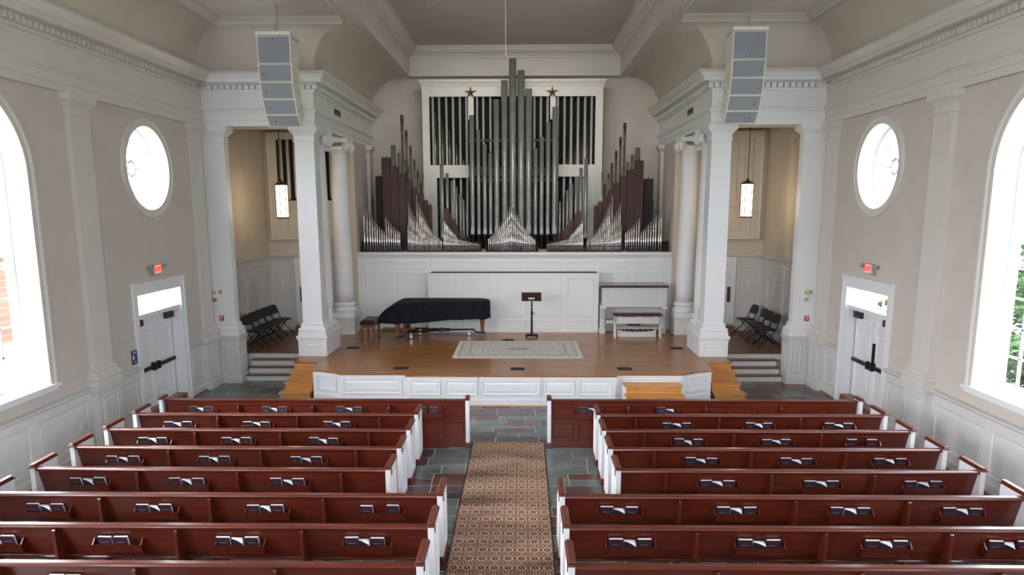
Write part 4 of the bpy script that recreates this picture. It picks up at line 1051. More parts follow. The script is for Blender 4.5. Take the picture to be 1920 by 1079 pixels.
def piano_bench():
    r = thing('piano_bench', (-4.03, 19.9, HS), 'tufted brown leather piano bench on the stage at the left end of the piano', 'bench')
    x0, x1, y0, y1 = -4.25, -3.84, 19.48, 20.36
    s = MB(); nx, ny = 13, 27; V = []
    for j in range(ny):
        for i in range(nx):
            u, v = i / (nx - 1), j / (ny - 1)
            edge = min(u, 1 - u, v, 1 - v); h = .05 * min(1, edge * 9) ** .5
            tu = (u * 4) % 1; tv = (v * 7) % 1
            h -= .022 * max(0, 1 - math.hypot(tu - .5, tv - .5) * 2.6)
            V.append((x0 + (x1 - x0) * u, y0 + (y1 - y0) * v, HS + .5 + h))
    F = [(j * nx + i, j * nx + i + 1, (j + 1) * nx + i + 1, (j + 1) * nx + i) for j in range(ny - 1) for i in range(nx - 1)]
    s.add(V, F, 0, True); s.bbox(x0, x1, y0, y1, HS + .42, HS + .503, .012); s.build('cushion', 'leather', r)
    a = MB(); a.box(x0 + .03, x1 - .03, y0 + .03, y1 - .03, HS + .34, HS + .43); a.build('apron', 'brownwood', r)
    for x in (x0 + .05, x1 - .05):
        for y in (y0 + .05, y1 - .05):
            l = MB(); l.rings([[(x - w, y - w, z), (x + w, y - w, z), (x + w, y + w, z), (x - w, y + w, z)] for z, w in ((HS, .018), (HS + .05, .022), (HS + .35, .032))]); l.build('leg', 'brownwood', r)
piano_bench()
def music_stand():
    r = thing('music_stand', (.51, 19.98, HS), 'black pedestal lectern stand with brown desk at the back of the rug', 'music stand')
    b = MB()
    for a in (PI / 4, 3 * PI / 4, 5 * PI / 4, 7 * PI / 4):
        b.tube([(.51, 19.98, HS + .06), (.51 + .2 * math.cos(a), 19.98 + .2 * math.sin(a), HS + .05), (.51 + .24 * math.cos(a), 19.98 + .24 * math.sin(a), HS + .015)], .02, 8)
    b.lathe(.51, 19.98, [(.06, HS + .03), (.06, HS + .09), (.03, HS + .12)], 14); b.build('foot', 'black', r)
    b = MB(); b.lathe(.51, 19.98, [(.028, HS + .1), (.028, 1.4), (.02, 1.41), (.02, 1.78)], 12); b.lathe(.51, 19.98, [(.034, 1.38), (.034, 1.43)], 12); b.tube([(.53, 19.97, 1.36), (.6, 19.97, 1.36)], .012, 6); b.build('post', 'black', r)
    mt = Matrix.Translation((.5, 19.98, 1.84)) @ Matrix.Rotation(math.radians(58), 4, 'X')
    d = MB(); d.obox(mt, .55, .26, .018); d.obox(mt @ Matrix.Translation((0, -.125, .03)), .55, .015, .05); d.obox(mt @ Matrix.Translation((0, 0, -.02)), .14, .1, .03); desk = d.build('desk', 'desk', r)
    p = MB(); p.obox(mt @ Matrix.Translation((.0, -.06, .016)), .17, .04, .004); p.obox(mt @ Matrix.Translation((.0, -.1345, .03)), .17, .004, .022); p.build('paper_slip', 'paper', desk)
music_stand()
def console():
    r = thing('organ_console', (3.45, 20.7, HS), 'white organ console with dark wood lid, closed, on the right of the stage', 'organ console')
    b = MB(); b.bbox(2.54, 4.37, 20.36, 21.25, 1.52, 2.06, .012)
    b.panel((0, 20.36, 0), (1, 0, 0), (0, 0, 1), (0, -1, 0), 2.66, 4.3, 1.6, 2.02, w=.02, h=.008, style='flat')
    for k in range(10): b.box(2.7, 4.26, 20.352, 20.36, 1.64 + k * .036, 1.664 + k * .036)
    b.box(2.6, 4.33, 20.34, 20.5, 1.5, 1.56); b.build('roll_top', 'consolewhite', r)
    b = MB(); b.bbox(2.46, 4.40, 20.28, 21.25, 2.06, 2.12, .015); b.build('lid', 'lidwood', r)
    b = MB(); b.box(2.62, 4.3, 20.95, 21.2, HS, 1.52); b.panel((0, 20.95, 0), (1, 0, 0), (0, 0, 1), (0, -1, 0), 2.8, 4.15, 1.1, 1.4, w=.02, h=.006, style='flat'); b.build('knee_panel', 'consolewhite', r)
    for x0, x1 in ((2.5, 2.63), (4.24, 4.37)):
        b = MB(); b.box(x0, x1, 20.55, 21.2, HS + .14, 1.52); b.bbox(x0 - .02, x1 + .02, 20.5, 21.2, HS, HS + .15, .01)
        b.prism([(20.36, 1.52), (20.36, 1.42), (20.46, 1.38), (20.52, 1.2), (20.56, 1.1), (20.56, 1.52)], 'x', x0 + .01, x1 - .01)
        b.bbox(x0 - .02, x1 + .03, 20.33, 20.6, 1.44, 1.5, .008); b.build('leg', 'consolewhite', r)
    t = MB(); t.bbox(2.66, 4.25, 20.55, 20.95, .98, 1.08, .01)
    for z, xs in ((1.05, (2.9, 3.0, 3.1, 3.2, 3.75, 3.85, 3.95, 4.05)), (.99, (2.95, 3.05, 3.3, 3.45, 3.6, 3.75, 3.95, 4.1))):
        for x in xs: t.lathe(0, 0, [(.018, 0), (.018, .03), (.008, .032)], 8, 1, mtx=Matrix.Translation((x, 20.55, z)) @ Matrix.Rotation(PI / 2, 4, 'X'))
    t.box(3.28, 3.66, 20.53, 20.56, .93, 1.06, 1); t.build('toe_stud_panel', ['consolewhite', 'blackplastic'], r)
    p = thing('pedalboard', (3.48, 20.3, HS), 'white concave pedalboard with dark and pale keys under the organ bench', 'pedalboard')
    f = MB(); pts = [(2.93 + .0, HS), (4.03, HS)]
    prof = [(2.95, HS), (4.01, HS), (4.01, HS + .2)] + [(3.48 + .5 * math.cos(PI * i / 10), HS + .19 - .05 * math.sin(PI * i / 10)) for i in range(0, 11)] + [(2.95, HS + .2)]
    f.prism(prof, 'y', 20.02, 20.06); f.box(2.93, 2.97, 20.04, 20.55, HS, HS + .22); f.box(3.99, 4.03, 20.04, 20.55, HS, HS + .22); f.build('pedal_frame', 'consolewhite', p)
    for i in range(16):
        x = 3.0 + i * .064; z = HS + .2 - .05 * math.sin(PI * (i + .5) / 16)
        k = MB(); k.bbox(x - .012, x + .012, 20.08, 20.54, z - .03, z, .004); k.build('pedal_key', 'ivory' if i % 2 else 'blackplastic', p)
    b = thing('organ_bench', (3.48, 20.0, HS), 'white organ bench with dark wood seat in front of the console', 'bench')
    m = MB(); m.bbox(2.8, 4.17, 19.84, 20.2, 1.31, 1.355, .01); m.build('seat', 'lidwood', b)
    m = MB(); m.box(2.86, 4.12, 19.93, 19.97, 1.08, 1.27); m.box(2.86, 4.12, 20.1, 20.13, 1.08, 1.27); m.box(2.95, 3.05, 19.93, 20.13, 1.27, 1.31); m.box(3.5, 3.62, 19.93, 20.13, 1.27, 1.31); m.box(3.9, 4.05, 19.93, 20.13, 1.27, 1.31); m.build('apron', 'consolewhite', b)
    for x in (2.83, 4.1):
        m = MB(); m.rings([[(x, y0, z), (x + .05, y0, z), (x + .05, y1, z), (x, y1, z)] for z, y0, y1 in ((HS, 19.84, 20.22), (HS + .04, 19.86, 20.2), (HS + .12, 19.93, 20.14), (1.3, 19.93, 20.14))]); m.build('end_panel', 'consolewhite', b)
    m = MB(); m.box(2.86, 4.12, 20.0, 20.07, .93, .96); m.build('stretcher', 'consolewhite', b)
console()
# rug, runner, floor registers
m = MB(); m.bbox(-1.47, 1.73, 17.13, 19.31, HS, HS + .012, .004); o = m.build('stage_rug', 'rug', at=(.13, 18.22, HS)); tag(o, 'cream rug with faded grey floral pattern lying at the middle of the stage', 'rug')
rg = thing('aisle_runner', (0, 5, 0), 'brown and beige scroll-patterned carpet runner down the centre aisle', 'carpet runner')
m = MB(); m.box(-.66, .645, -3, 12.8, 0, .012); m.build('pile', 'runner', rg)
for x0 in (-.68, .645):
    m = MB(); m.box(x0, x0 + .02, -3, 12.8, 0, .013); m.build('binding', 'runneredge', rg)
for i, (x, y, lab) in enumerate(((-2.53, 16.0, 'black floor register near the left front edge of the stage'), (.14, 15.95, 'black floor register at the middle of the stage front edge'), (2.57, 15.97, 'black floor register near the right front edge of the stage'),
                                 (-4.2, 18.4, 'black floor register beside the left stage column'), (4.27, 18.38, 'black floor register beside the right stage column'), (-.15, 19.52, 'small black floor register behind the rug near the music stand'))):
    m = MB(); m.box(x - .16, x + .16, y - .13, y + .13, HS, HS + .006); m2 = m
    for k in range(7): m.box(x - .145, x + .145, y - .11 + k * .033, y - .098 + k * .033, HS + .006, HS + .009)
    tag(m.build('floor_register', 'vent', at=(x, y, HS)), lab, 'floor vent', 'stage floor registers')

# folding chairs ----------------------------------------------------------------
def folding_chair():
    r = local_thing('folding_chair', '', 'chair', 'folding chairs in the alcoves')
    # faces +x in local axes
    s = MB()
    top = [(-.2, -.19), (-.17, -.21), (.1, -.215), (.19, -.18), (.215, 0), (.19, .18), (.1, .215), (-.17, .21), (-.2, .19)]
    s.rings([[(x, y, .435) for x, y in top], [(x * 1.03, y * 1.03, .45) for x, y in top], [(x * .97, y * .97, .472) for x, y in top]]); s.build('seat', 'blackplastic', r)
    b = MB(); rs = []
    for z, xx, hw in ((.60, -.245, .18), (.62, -.25, .2), (.72, -.28, .205), (.8, -.30, .19), (.84, -.312, .15)):
        rs.append([(xx - .014, -hw, z), (xx + .012, -hw, z), (xx - .0, 0, z), (xx + .012, hw, z), (xx - .014, hw, z), (xx - .03, 0, z)])
    b.rings(rs); b.build('backrest', 'blackplastic', r)
    for y in (-.215, .215):
        k = MB(); k.tube([(-.31, y * .8, .835), (-.29, y, .76), (-.17, y, .45), (.0, y, .22), (.24, y, .012)], .0125, 8); k.lathe(.24, y, [(.016, 0), (.016, .03)], 8); k.build('front_leg', 'black', r)
        k = MB(); k.tube([(.08, y * .9, .43), (-.12, y * .9, .22), (-.3, y * .9, .012)], .0125, 8); k.lathe(-.3, y * .9, [(.016, 0), (.016, .03)], 8); k.build('rear_leg', 'black', r)
    k = MB(); k.tube([(-.312, -.17, .835), (-.318, -.1, .85), (-.318, .1, .85), (-.312, .17, .835)], .0125, 8); k.tube([(.17, -.215, .08), (.17, .215, .08)], .009, 6); k.tube([(-.22, -.19, .1), (-.22, .19, .1)], .009, 6); k.build('cross_bar', 'black', r)
    return r
fc = folding_chair(); first = True
LN = ['nearest the nave', 'second from the nave', 'third from the nave', 'fourth from the nave', 'farthest from the nave']
for i, y in enumerate((18.8, 19.32, 19.86, 20.32, 20.82)):
    lab = 'black folding chair against the left alcove wall, %s' % LN[i]
    if first: fc.location = (-6.86, y, AF); fc.rotation_euler = (0, 0, RND.uniform(-.1, .1) - .12); fc['label'] = lab; first = False
    else: dup(fc, (-6.86 + RND.uniform(-.03, .03), y, AF), RND.uniform(-.1, .1) - .12, lab)
for i, y in enumerate((19.1, 19.62, 20.18, 20.9)):
    lab = 'black folding chair against the right alcove wall, %s' % (LN[i] if i < 3 else LN[4])
    dup(fc, (6.8 + RND.uniform(-.03, .03), y, AF), PI + .12 + RND.uniform(-.1, .1), lab)

# ================================================================== PEWS AND BOOKS
ROWY = {1: 12.45, 2: 11.57, 3: 10.72, 4: 9.87, 5: 9.01, 6: 8.15, 7: 7.29, 8: 6.44}
ORD = {1: 'first', 2: 'second', 3: 'third', 4: 'fourth', 5: 'fifth', 6: 'sixth', 7: 'seventh', 8: 'eighth'}
def back_y(Y, z): return Y + .075 + (.88 - z) * .30
RACKX = [1.45, 2.86, 4.23, 5.57]
def pew(sx, row):
    Y = ROWY[row]; front = row == 1; xin = 1.53 if 2 <= row <= 5 else .74; xout = 6.30; sd = SIDE(sx)
    if front: lab = 'panelled cherry pew front facing the stage on the %s of the aisle' % sd
    elif row in (2, 3, 4, 5): lab = 'shorter cherry pew with white ends, %s row from the stage, %s of the aisle' % (ORD[row], sd)
    else: lab = 'full-length cherry pew with white ends, %s row from the stage, %s of the aisle' % (ORD[row], sd)
    r = thing('panelled_pew' if front else 'pew', (sx * (xin + xout) / 2, Y + .25, 0), lab, 'pew', 'church pews')
    a, b = order(sx * (xin + .035), sx * (xout - .035))
    bk = MB()
    yb = lambda z: back_y(Y, z)
    if front:
        yf = Y + .12
        bk.box(a, b, yf, yf + .04, .03, .87)
        bk.box(a, b, yf - .015, yf, .03, .18); bk.box(a, b, yf - .015, yf, .78, .86); bk.box(a, b, yf - .01, yf, .46, .52)
        n = 12; w = (b - a) / n
        for i in range(n + 1): bk.box(max(a, a + i * w - .035), min(b, a + i * w + .035), yf - .0145, yf, .1, .8)
        for i in range(n):
            for z0, z1 in ((.52, .78), (.18, .46)): bk.panel((0, yf, 0), (1, 0, 0), (0, 0, 1), (0, -1, 0), a + i * w + .035, a + (i + 1) * w - .035, z0, z1, w=.02, h=.006, style='flat')
        bk.build('back', 'pew', r)
        t = MB(); t.bbox(a, b, yf - .05, yf + .07, .865, .895, .01); t.box(a, b, yf - .03, yf + .05, .845, .866); t.build('top_rail', 'pew', r)
        t = MB(); t.box(a, b, yf - .03, yf + .05, 0, .035); t.build('base_rail', 'pew', r)
        byf = lambda z: yf - .0
    else:
        bk.prism([(yb(.87), .87), (yb(.47), .47), (yb(.47) + .03, .46), (yb(.87) + .03, .87)], 'x', a, b)
        bk.build('back', 'pew', r)
        t = MB(); c = yb(.87) + .015
        prof = [(c - .055, .862), (c - .06, .875), (c - .055, .89), (c - .04, .9), (c + .02, .9), (c + .035, .89), (c + .035, .862), (c, .845), (c - .03, .85)]
        t.prism(prof, 'x', a, b); t.build('top_rail', 'pew', r)
        t = MB(); t.bbox(a, b, Y + .2, Y + .66, .42, .455, .012); t.build('seat', 'pew', r)
        byf = yb
    # ends
    for xe, inner in ((xin, True), (xout, False)):
        X = sx * xe; y0, y1 = Y + .03, (Y + .24 if front else Y + .5)
        e = MB(); e.box(X - .032, X + .032, y0, y1, .1, .905)
        nx = -sx if inner else sx
        if not front:
            for z0, z1 in ((.2, .78),): e.panel((X + nx * .032, 0, 0), (0, 1, 0), (0, 0, 1), (nx, 0, 0), y0 + .08, y1 - .08, z0, z1, w=.03, h=.01)
        e.build('end_panel', 'pewend', r)
        e = MB(); e.bbox(X - .042, X + .042, y0 - .012, y1 + .012, 0, .11, .008); e.build('end_base', 'pewcap', r)
        e = MB(); e.bbox(X - .045, X + .045, y0 - .03, y1 + .02, .905, .93, .006); e.bbox(X - .036, X + .036, y0 - .02, y1 + .01, .93, .956, .01); e.build('end_cap', 'pewcap', r)
        if inner and not front:
            e = MB(); e.bbox(*order(X + nx * .032, X + nx * .04), y0 + .07, y0 + .11, .8, .88, .002); e.build('row_plate', 'black', r)
    # braces behind the back
    for bx in (2.16, 3.55, 4.9):
        if bx < xin + .2: continue
        X = sx * bx; k = MB()
        if front: pr = [(byf(0) + .0, .8), (byf(0) - .05, .8), (byf(0) - .075, .785), (byf(0) - .085, .74), (byf(0) - .085, .0), (byf(0), 0)]
        else:
            pr = [(yb(.845), .845), (yb(.85) - .025, .85), (yb(.85) - .045, .845), (yb(.84) - .058, .832), (yb(.82) - .064, .81), (yb(.82) - .066, .77), (yb(.82) - .05, .47), (yb(.82) - .02, 0), (yb(.3) + .12, 0), (yb(.3) + .1, .42), (yb(.47), .47)]
        k.prism(pr, 'x', X - .018, X + .018); k.build('brace', 'pewz', r)
    # book racks
    for i, rx in enumerate(RACKX):
        if rx < xin + .4: continue
        X = sx * rx; k = MB(); h = .275; z0, z1 = .555, .658
        yf0, yf1 = byf(z0) - .075, byf(z1) - .085
        k.prism([(yf0, z0), (yf0 + .012, z0), (yf1 + .012, z1), (yf1, z1)], 'x', X - h, X + h)
        for q in (X - h, X + h - .012): k.prism([(yf0, z0), (byf(z0) + .002, z0), (byf(.72) + .002, .72), (byf(.71) - .015, .715), (yf1, z1)], 'x', q, q + .012)
        k.prism([(yf0, z0 - .005), (byf(z0), z0 - .005), (byf(z0), z0 + .008), (yf0, z0 + .008)], 'x', X - h, X + h)
        k.build('book_rack', 'pew', r)
    return byf
def hymnal(X, ybase, slope, zb, w, h, t, label, group):
    """hard-backed book standing in a rack, spine left, white page edges at the top and right"""
    r = thing('hymnal', (X, ybase, zb), label, 'book', group)
    tilt = math.atan(slope)
    mt = Matrix.Translation((X, ybase, zb)) @ Matrix.Rotation(tilt, 4, 'X') @ Matrix.Rotation(RND.uniform(-.03, .03), 4, 'Z')
    c = MB(); c.obox(mt @ Matrix.Translation((0, -t + .002, h / 2)), w, .004, h); c.obox(mt @ Matrix.Translation((0, -.002, h / 2)), w, .004, h); c.obox(mt @ Matrix.Translation((-w / 2 + .002, -t / 2, h / 2)), .004, t, h)
    c.build('cover', 'plum', r)
    p = MB(); p.obox(mt @ Matrix.Translation((.003, -t / 2, h / 2 - .001)), w - .008, t - .008, h - .006); p.build('pages', 'paper', r)
    g = MB(); g.obox(mt @ Matrix.Translation((0, -t - .0006, h * .62)), w * .5, .001, .007); g.build('cover_lettering', 'gilt', r)
def booklet(X, ybase, slope, zb, w, h, label, group):
    """soft-covered worship aid, its pages curling forward at the upper right corner"""
    r = thing('booklet', (X, ybase, zb), label, 'booklet', group)
    tilt = math.atan(slope); mt = Matrix.Translation((X, ybase, zb)) @ Matrix.Rotation(tilt, 4, 'X')
    n = 7; dr = RND.uniform(.025, .05)
    pg = MB(); cv = MB(); rb = []; rf = []
    top_b, top_f, fy = [], [], []
    for i in range(n):
        u = i / (n - 1); x = -w / 2 + w * u
        top_b.append((x, -.006, h - .004 * u)); top_f.append((x, -.018 - .045 * u ** 1.6, h - .012 - dr * u ** 1.8)); fy.append(-.018 - .045 * u ** 1.6 * .6)
    rows = [[mt @ Vector((x, -.004, 0)) for x, _, _ in top_b], [mt @ Vector(p) for p in top_b], [mt @ Vector(p) for p in top_f], [mt @ Vector((top_f[i][0], -.016 - .012 * i / n, 0)) for i in range(n)]]
    o = len(pg.v)
    for rw in rows: pg.v += [tuple(p) for p in rw]
    for k in range(4):
        k2 = (k + 1) % 4
        for i in range(n - 1): pg.face((k * n + i, k * n + i + 1, k2 * n + i + 1, k2 * n + i), 0, k == 1)
    pg.face((0, n, 2 * n, 3 * n)); pg.face((3 * n + n - 1, 2 * n + n - 1, n + n - 1, n - 1))
    pg.build('pages', 'paper', r)
    f = [[mt @ Vector((p[0], p[1] - .003, p[2] - .003)) for p in top_f], [mt @ Vector((top_f[i][0], -.022 - .012 * i / n, 0)) for i in range(n)]]
    cv.v = [tuple(p) for p in f[0] + f[1]]
    for i in range(n - 1): cv.face((i, i + 1, n + i + 1, n + i), 0, True)
    cv.build('cover', 'navy', r)
BAY = {1.45: 'by the centre aisle', 2.86: 'next but one to the aisle', 4.23: 'second from the side wall', 5.57: 'nearest the side wall'}
def rack_label(kind, sd, row, rx, where):
    if row == 1: pw = 'the %s pew front' % sd
    else: pw = 'the %s %s pew from the stage' % (ORD[row], sd)
    if 2 <= row <= 5: nm = {2.86: 'aisle-end', 4.23: 'middle', 5.57: 'wall-end'}[rx]
    else: nm = {1.45: 'aisle-end', 2.86: 'second', 4.23: 'third', 5.57: 'wall-end'}[rx]
    return '%s, %s rack on %s' % (kind, nm, pw)
for sx in (-1, 1):
    for row in range(1, 9):
        byf = pew(sx, row); sd = SIDE(sx)
        for rx in RACKX:
            if 2 <= row <= 5 and rx < 2: continue
            if row == 8 and not (sx < 0 and rx == 4.23): continue
            items = 'HBH'
            if row == 1 and sx > 0: items = {1.45: 'HB', 2.86: 'HB'}.get(rx, '')
            if row == 1 and sx < 0 and rx == 1.45: items = 'H.H'
            if row == 3 and sx > 0 and rx == 5.57: items = 'H..H'
            if row == 6 and sx < 0 and rx == 1.45: items = 'H..H'
            if row == 7 and sx < 0 and rx == 4.23: items = 'HH'
            if row == 8: items = 'HH'
            if not items: continue
            slope = 0 if row == 1 else .30
            zb = .575; yy = byf(zb) - .012
            X0 = sx * rx
            pos = {'HBH': (-.185, -.035, .115), 'HB': (-.1, .06), 'H.H': (-.13, 0, .1), 'H..H': (-.19, 0, 0, .12), 'HH': (-.13, .03)}[items]
            if sx > 0 and items == 'HBH': pos = (-.165, -.015, .145)
            ncount = 0
            for q, ch in enumerate(items):
                if ch == '.': continue
                X = X0 + pos[q] + RND.uniform(-.012, .012)
                nh = items.count('H')
                if ch == 'H':
                    ncount += 1
                    where = 'only' if nh == 1 else ('left' if ncount == 1 else 'right')
                    kind = 'plum hymnal' if nh == 1 else '%s-hand plum hymnal' % where
                    hymnal(X, yy + RND.uniform(-.004, .002), slope, zb, .158, .190 + RND.uniform(-.005, .006), .036, rack_label(kind, sd, row, rx, where), 'hymnals in the pew racks')
                else:
                    booklet(X, yy, slope, zb, .135, .168 + RND.uniform(-.008, .008), rack_label('curled white-paged booklet', sd, row, rx, ''), 'booklets in the pew racks')

# ================================================================== HANGING SPEAKERS
def array(sx):
    sd = SIDE(sx)
    x0, x1 = (-5.13, -4.45) if sx < 0 else (4.47, 5.15)
    xc = (x0 + x1) / 2; hw = (x1 - x0) / 2
    dz = 0 if sx < 0 else .04
    r = thing('line_array', (xc, 15.3, 6.0), 'curved stack of five grey-fronted loudspeakers hanging at the %s of the stage' % sd, 'loudspeaker')
    y, z, a = 15.2, 7.76 + dz, math.radians(0)
    hs = [.55, .35, .34, .33, .30]; an = [0, 5, 15, 27, 42]; dp = [.56, .46, .44, .42, .40]
    for k in range(5):
        a = math.radians(an[k]); h = hs[k]
        # local frame: origin at the top front edge, -z' down the face, +y' into the box
        d = Vector((0, math.sin(a), -math.cos(a))); back = Vector((0, math.cos(a), math.sin(a)))
        def P(x, s, t): return Vector((x, y, z)) + d * s + back * t
        tp = .05 * (1 if k else .3)
        b = MB(); b.rings([[P(xc - hw, .004, 0), P(xc + hw, .004, 0), P(xc + hw, h - .004, 0), P(xc - hw, h - .004, 0)], [P(xc - hw, .03, dp[k]), P(xc + hw, .03, dp[k]), P(xc + hw, h - tp, dp[k]), P(xc - hw, h - tp, dp[k])]])
        cab = b.build('cabinet', 'cream', r)
        g = MB(); g.rings([[P(xc - hw + .022, .02, -.001), P(xc + hw - .022, .02, -.001), P(xc + hw - .022, h - .02, -.001), P(xc - hw + .022, h - .02, -.001)], [P(xc - hw + .03, .026, -.014), P(xc + hw - .03, .026, -.014), P(xc + hw - .03, h - .026, -.014), P(xc - hw + .03, h - .026, -.014)]])
        g.build('speaker_grille', 'spkgrille', cab)
        bx = {0: (0, .06 if sx < 0 else .46), 1: (-.24, .2), 2: (-.22, .2), 3: (-.2, .18), 4: (-.16, .15)}[k]
        q = MB(); q.obox(Matrix.Translation(P(xc + bx[0] * (1 if sx < 0 else -1), bx[1], -.016)), .022, .01, .022); q.build('badge', 'black', cab)
        q = MB()
        for side in (-1, 1):
            X = xc + side * (hw + .008)
            q.obox(Matrix.Translation(P(X, .02, .03)), .03, .05, .03); q.obox(Matrix.Translation(P(X, h * .5, dp[k] - .1)), .012, .05, .04)
            q.tube([P(X, .05, .06), P(X, .03, dp[k] - .03)], .008, 6); q.tube([P(X, h - .05, .08), P(X, h - .07, dp[k] - .05)], .008, 6)
        q.build('rigging', 'cream', cab)
        e = P(0, h, 0); y, z = e.y, e.z
    f = MB(); f.bbox(xc - hw - .02, xc + hw + .02, 15.17, 15.75, 7.765 + dz, 7.84 + dz, .008); f.build('flying_frame', 'cream', r)
    c = MB(); c.tube([(xc + .03, 15.42, 7.84 + dz), (xc + .03, 15.42, 8.42)], .014, 8); c.tube([(xc - .04, 15.45, 7.84 + dz), (xc - .04, 15.45, 8.0 + dz), (xc + .02, 15.42, 8.1 + dz)], .008, 6); c.lathe(xc + .03, 15.42, [(.05, 7.84 + dz), (.05, 7.87 + dz)], 10); c.build('hanging_cable', 'grey', r)
for sx in (-1, 1): array(sx)
# white cord hanging from the ceiling
m = MB(); m.tube([(-.13, 17, 9.3), (-.13, 17, 7.86), (-.12, 17, 7.8), (-.125, 17, 7.72), (-.15, 17, 7.6)], [.008, .008, .016, .016, .008], 6)
tag(m.build('ceiling_cord', 'grey'), 'thin white cord hanging from the ceiling above the organ', 'cord')
# recessed ceiling lights
for x, y in ((-2.75, 19.75), (-1.16, 19.75), (-2.02, 18.83), (1.14, 19.65), (2.68, 19.7), (1.92, 18.8)):
    m = MB(); m.lathe(x, y, [(.06, 9.299), (.085, 9.297), (.09, 9.3)], 20, caps=False); m.lathe(x, y, [(.03, 9.2995), (.06, 9.299)], 16, 1, caps=False)
    lr = {-2.75: 'farthest left', -1.16: 'inner left', -2.02: 'nearer left', 1.14: 'inner right', 2.68: 'farthest right', 1.92: 'nearer right'}[x]
    tag(m.build('downlight', ['offwhite', 'grey'], at=(x, y, 9.3)), 'small round unlit downlight in the high ceiling, %s' % lr, 'ceiling light', 'recessed downlights')
# air grilles in the frieze
for sx in (-1, 1):
    X = sx * 4.66; m = MB(); m.box(X, X - sx * .012, 19.2, 19.95, 6.69, 6.89)
    r = tag(m.build('frieze_grille', 'trim', at=(X, 19.55, 6.79)), 'small dark air grille in the frieze above the %s columns' % SIDE(sx), 'air vent', 'frieze grilles')
    m = MB(); m.box(X - sx * .01, X - sx * .014, 19.24, 19.91, 6.72, 6.86)
    m.build('louvre', 'ductgrille', r)

# ================================================================== WALL FIXTURES
def text_mesh(name, body, size, material, parent, mt, ext=.004):
    cu = bpy.data.curves.new(name + '_c', 'FONT'); cu.body = body; cu.size = size; cu.align_x = 'CENTER'; cu.align_y = 'CENTER'; cu.extrude = ext; cu.offset = size * .02
    t = bpy.data.objects.new(name + '_t', cu); C.objects.link(t)
    bpy.context.view_layer.update()
    me = bpy.data.meshes.new_from_object(t.evaluated_get(bpy.context.evaluated_depsgraph_get()))
    bpy.data.objects.remove(t)
    me.transform(mt); L = ORG[parent.name]; me.transform(Matrix.Translation(-L))
    me.materials.clear(); me.materials.append(M[material])
    o = bpy.data.objects.new(name, me); C.objects.link(o); o.parent = parent; return o
for sx in (-1, 1):
    sd = SIDE(sx); X = sx * W; s = 1 if sx < 0 else -1
    # combined exit sign and emergency light
    r = thing('exit_sign', (X, 14.85, 3.07), 'glowing red EXIT sign with two emergency lamps above the %s door' % sd, 'exit sign')
    b = MB(); b.bbox(*order(X, X - sx * .06), 14.66, 14.96, 2.97, 3.17, .012); b.box(*order(X, X - sx * .05), 14.57, 14.67, 2.94, 3.1)
    b.build('housing', 'grey', r)
    yc_ = 14.82
    f = MB(); f.box(*order(X - sx * .06, X - sx * .064), 14.69, 14.95, 2.985, 3.155); f.build('face_plate', 'exit', r)
    rot = Matrix.Rotation(PI / 2 * (1 if sx < 0 else -1), 4, 'Z') @ Matrix.Rotation(PI / 2, 4, 'X')
    text_mesh('lettering', 'EXIT', .135, 'exitface', r, Matrix.Translation((X - sx * .068, 14.82, 3.07)) @ rot)
    for y, d in ((14.5, .1), (15.1, .1)):
        l = MB(); l.lathe(0, 0, [(.02, 0), (.038, .012), (.046, .04), (.042, .07), (.02, .075)], 14, mtx=Matrix.Translation((X - sx * .02, y, 3.12)) @ Matrix.Rotation(PI / 2 * -sx, 4, 'Y'))
        l.tube([(X - sx * .02, y, 3.12), (X - sx * .02, 14.8, 3.1)], .012, 6); l.build('emergency_lamp', 'grey', r)
    # alarm devices on the pier front
    yf = 17.46
    px = -7.31 if sx < 0 else 7.12
    r = thing('alarm_strobe', (px, yf, 2.25), 'white fire alarm strobe with amber and clear lenses on the %s pier' % sd, 'alarm strobe')
    b = MB(); b.bbox(px - .055, px + .055, yf - .05, yf, 2.12, 2.34, .01); b.build('housing', 'offwhite', r)
    b = MB(); b.bbox(px - .045, px + .045, yf - .075, yf - .05, 2.23, 2.29, .008); b.build('amber_lens', 'yellow', r)
    b = MB(); b.bbox(px - .05, px + .05, yf - .08, yf - .05, 2.05, 2.12, .012); b.build('clear_lens', 'steel', r)
    q = px + (.13 if True else 0) * 1
    r = thing('alarm_speaker', (q, yf, 2.27), 'square white alarm speaker beside the strobe on the %s pier' % sd, 'speaker')
    b = MB(); b.bbox(q - .06, q + .06, yf - .03, yf, 2.21, 2.34, .008); b.build('housing', 'offwhite', r)
    b = MB(); b.lathe(0, 0, [(.015, 0), (.04, .0), (.045, .004)], 18, mtx=Matrix.Translation((q, yf - .031, 2.275)) @ Matrix.Rotation(PI / 2, 4, 'X')); b.build('speaker_cone', 'grey', r)
    p2 = sx * 7.2
    r = thing('fire_pull_station', (p2, yf, 1.62), 'small red fire alarm pull station low on the %s pier' % sd, 'fire alarm')
    b = MB(); b.bbox(p2 - .05, p2 + .05, yf - .04, yf, 1.56, 1.69, .008); b.build('housing', 'red', r)
    b = MB(); b.box(p2 - .03, p2 + .03, yf - .05, yf - .04, 1.625, 1.64); b.box(p2 - .01, p2 + .01, yf - .05, yf - .04, 1.59, 1.63); b.box(p2 - .03, p2 + .03, yf - .043, yf - .04, 1.66, 1.675); b.build('pull_handle', 'offwhite', r)
    o = MB(); o.bbox(*order(X - sx * .03, X - sx * .042), 11.75, 11.83, .55, .68, .003); tag(o.build('outlet_plate', 'offwhite', at=(X, 11.8, .62)), 'white outlet plate low on the %s panelled dado' % sd, 'outlet plate')
m = MB(); m.bbox(-6.93, -6.86, 17.44, 17.46, 1.66, 1.78, .003); tag(m.build('switch_plate', 'offwhite'), 'small white switch plate near the inner edge of the left pier', 'switch plate')
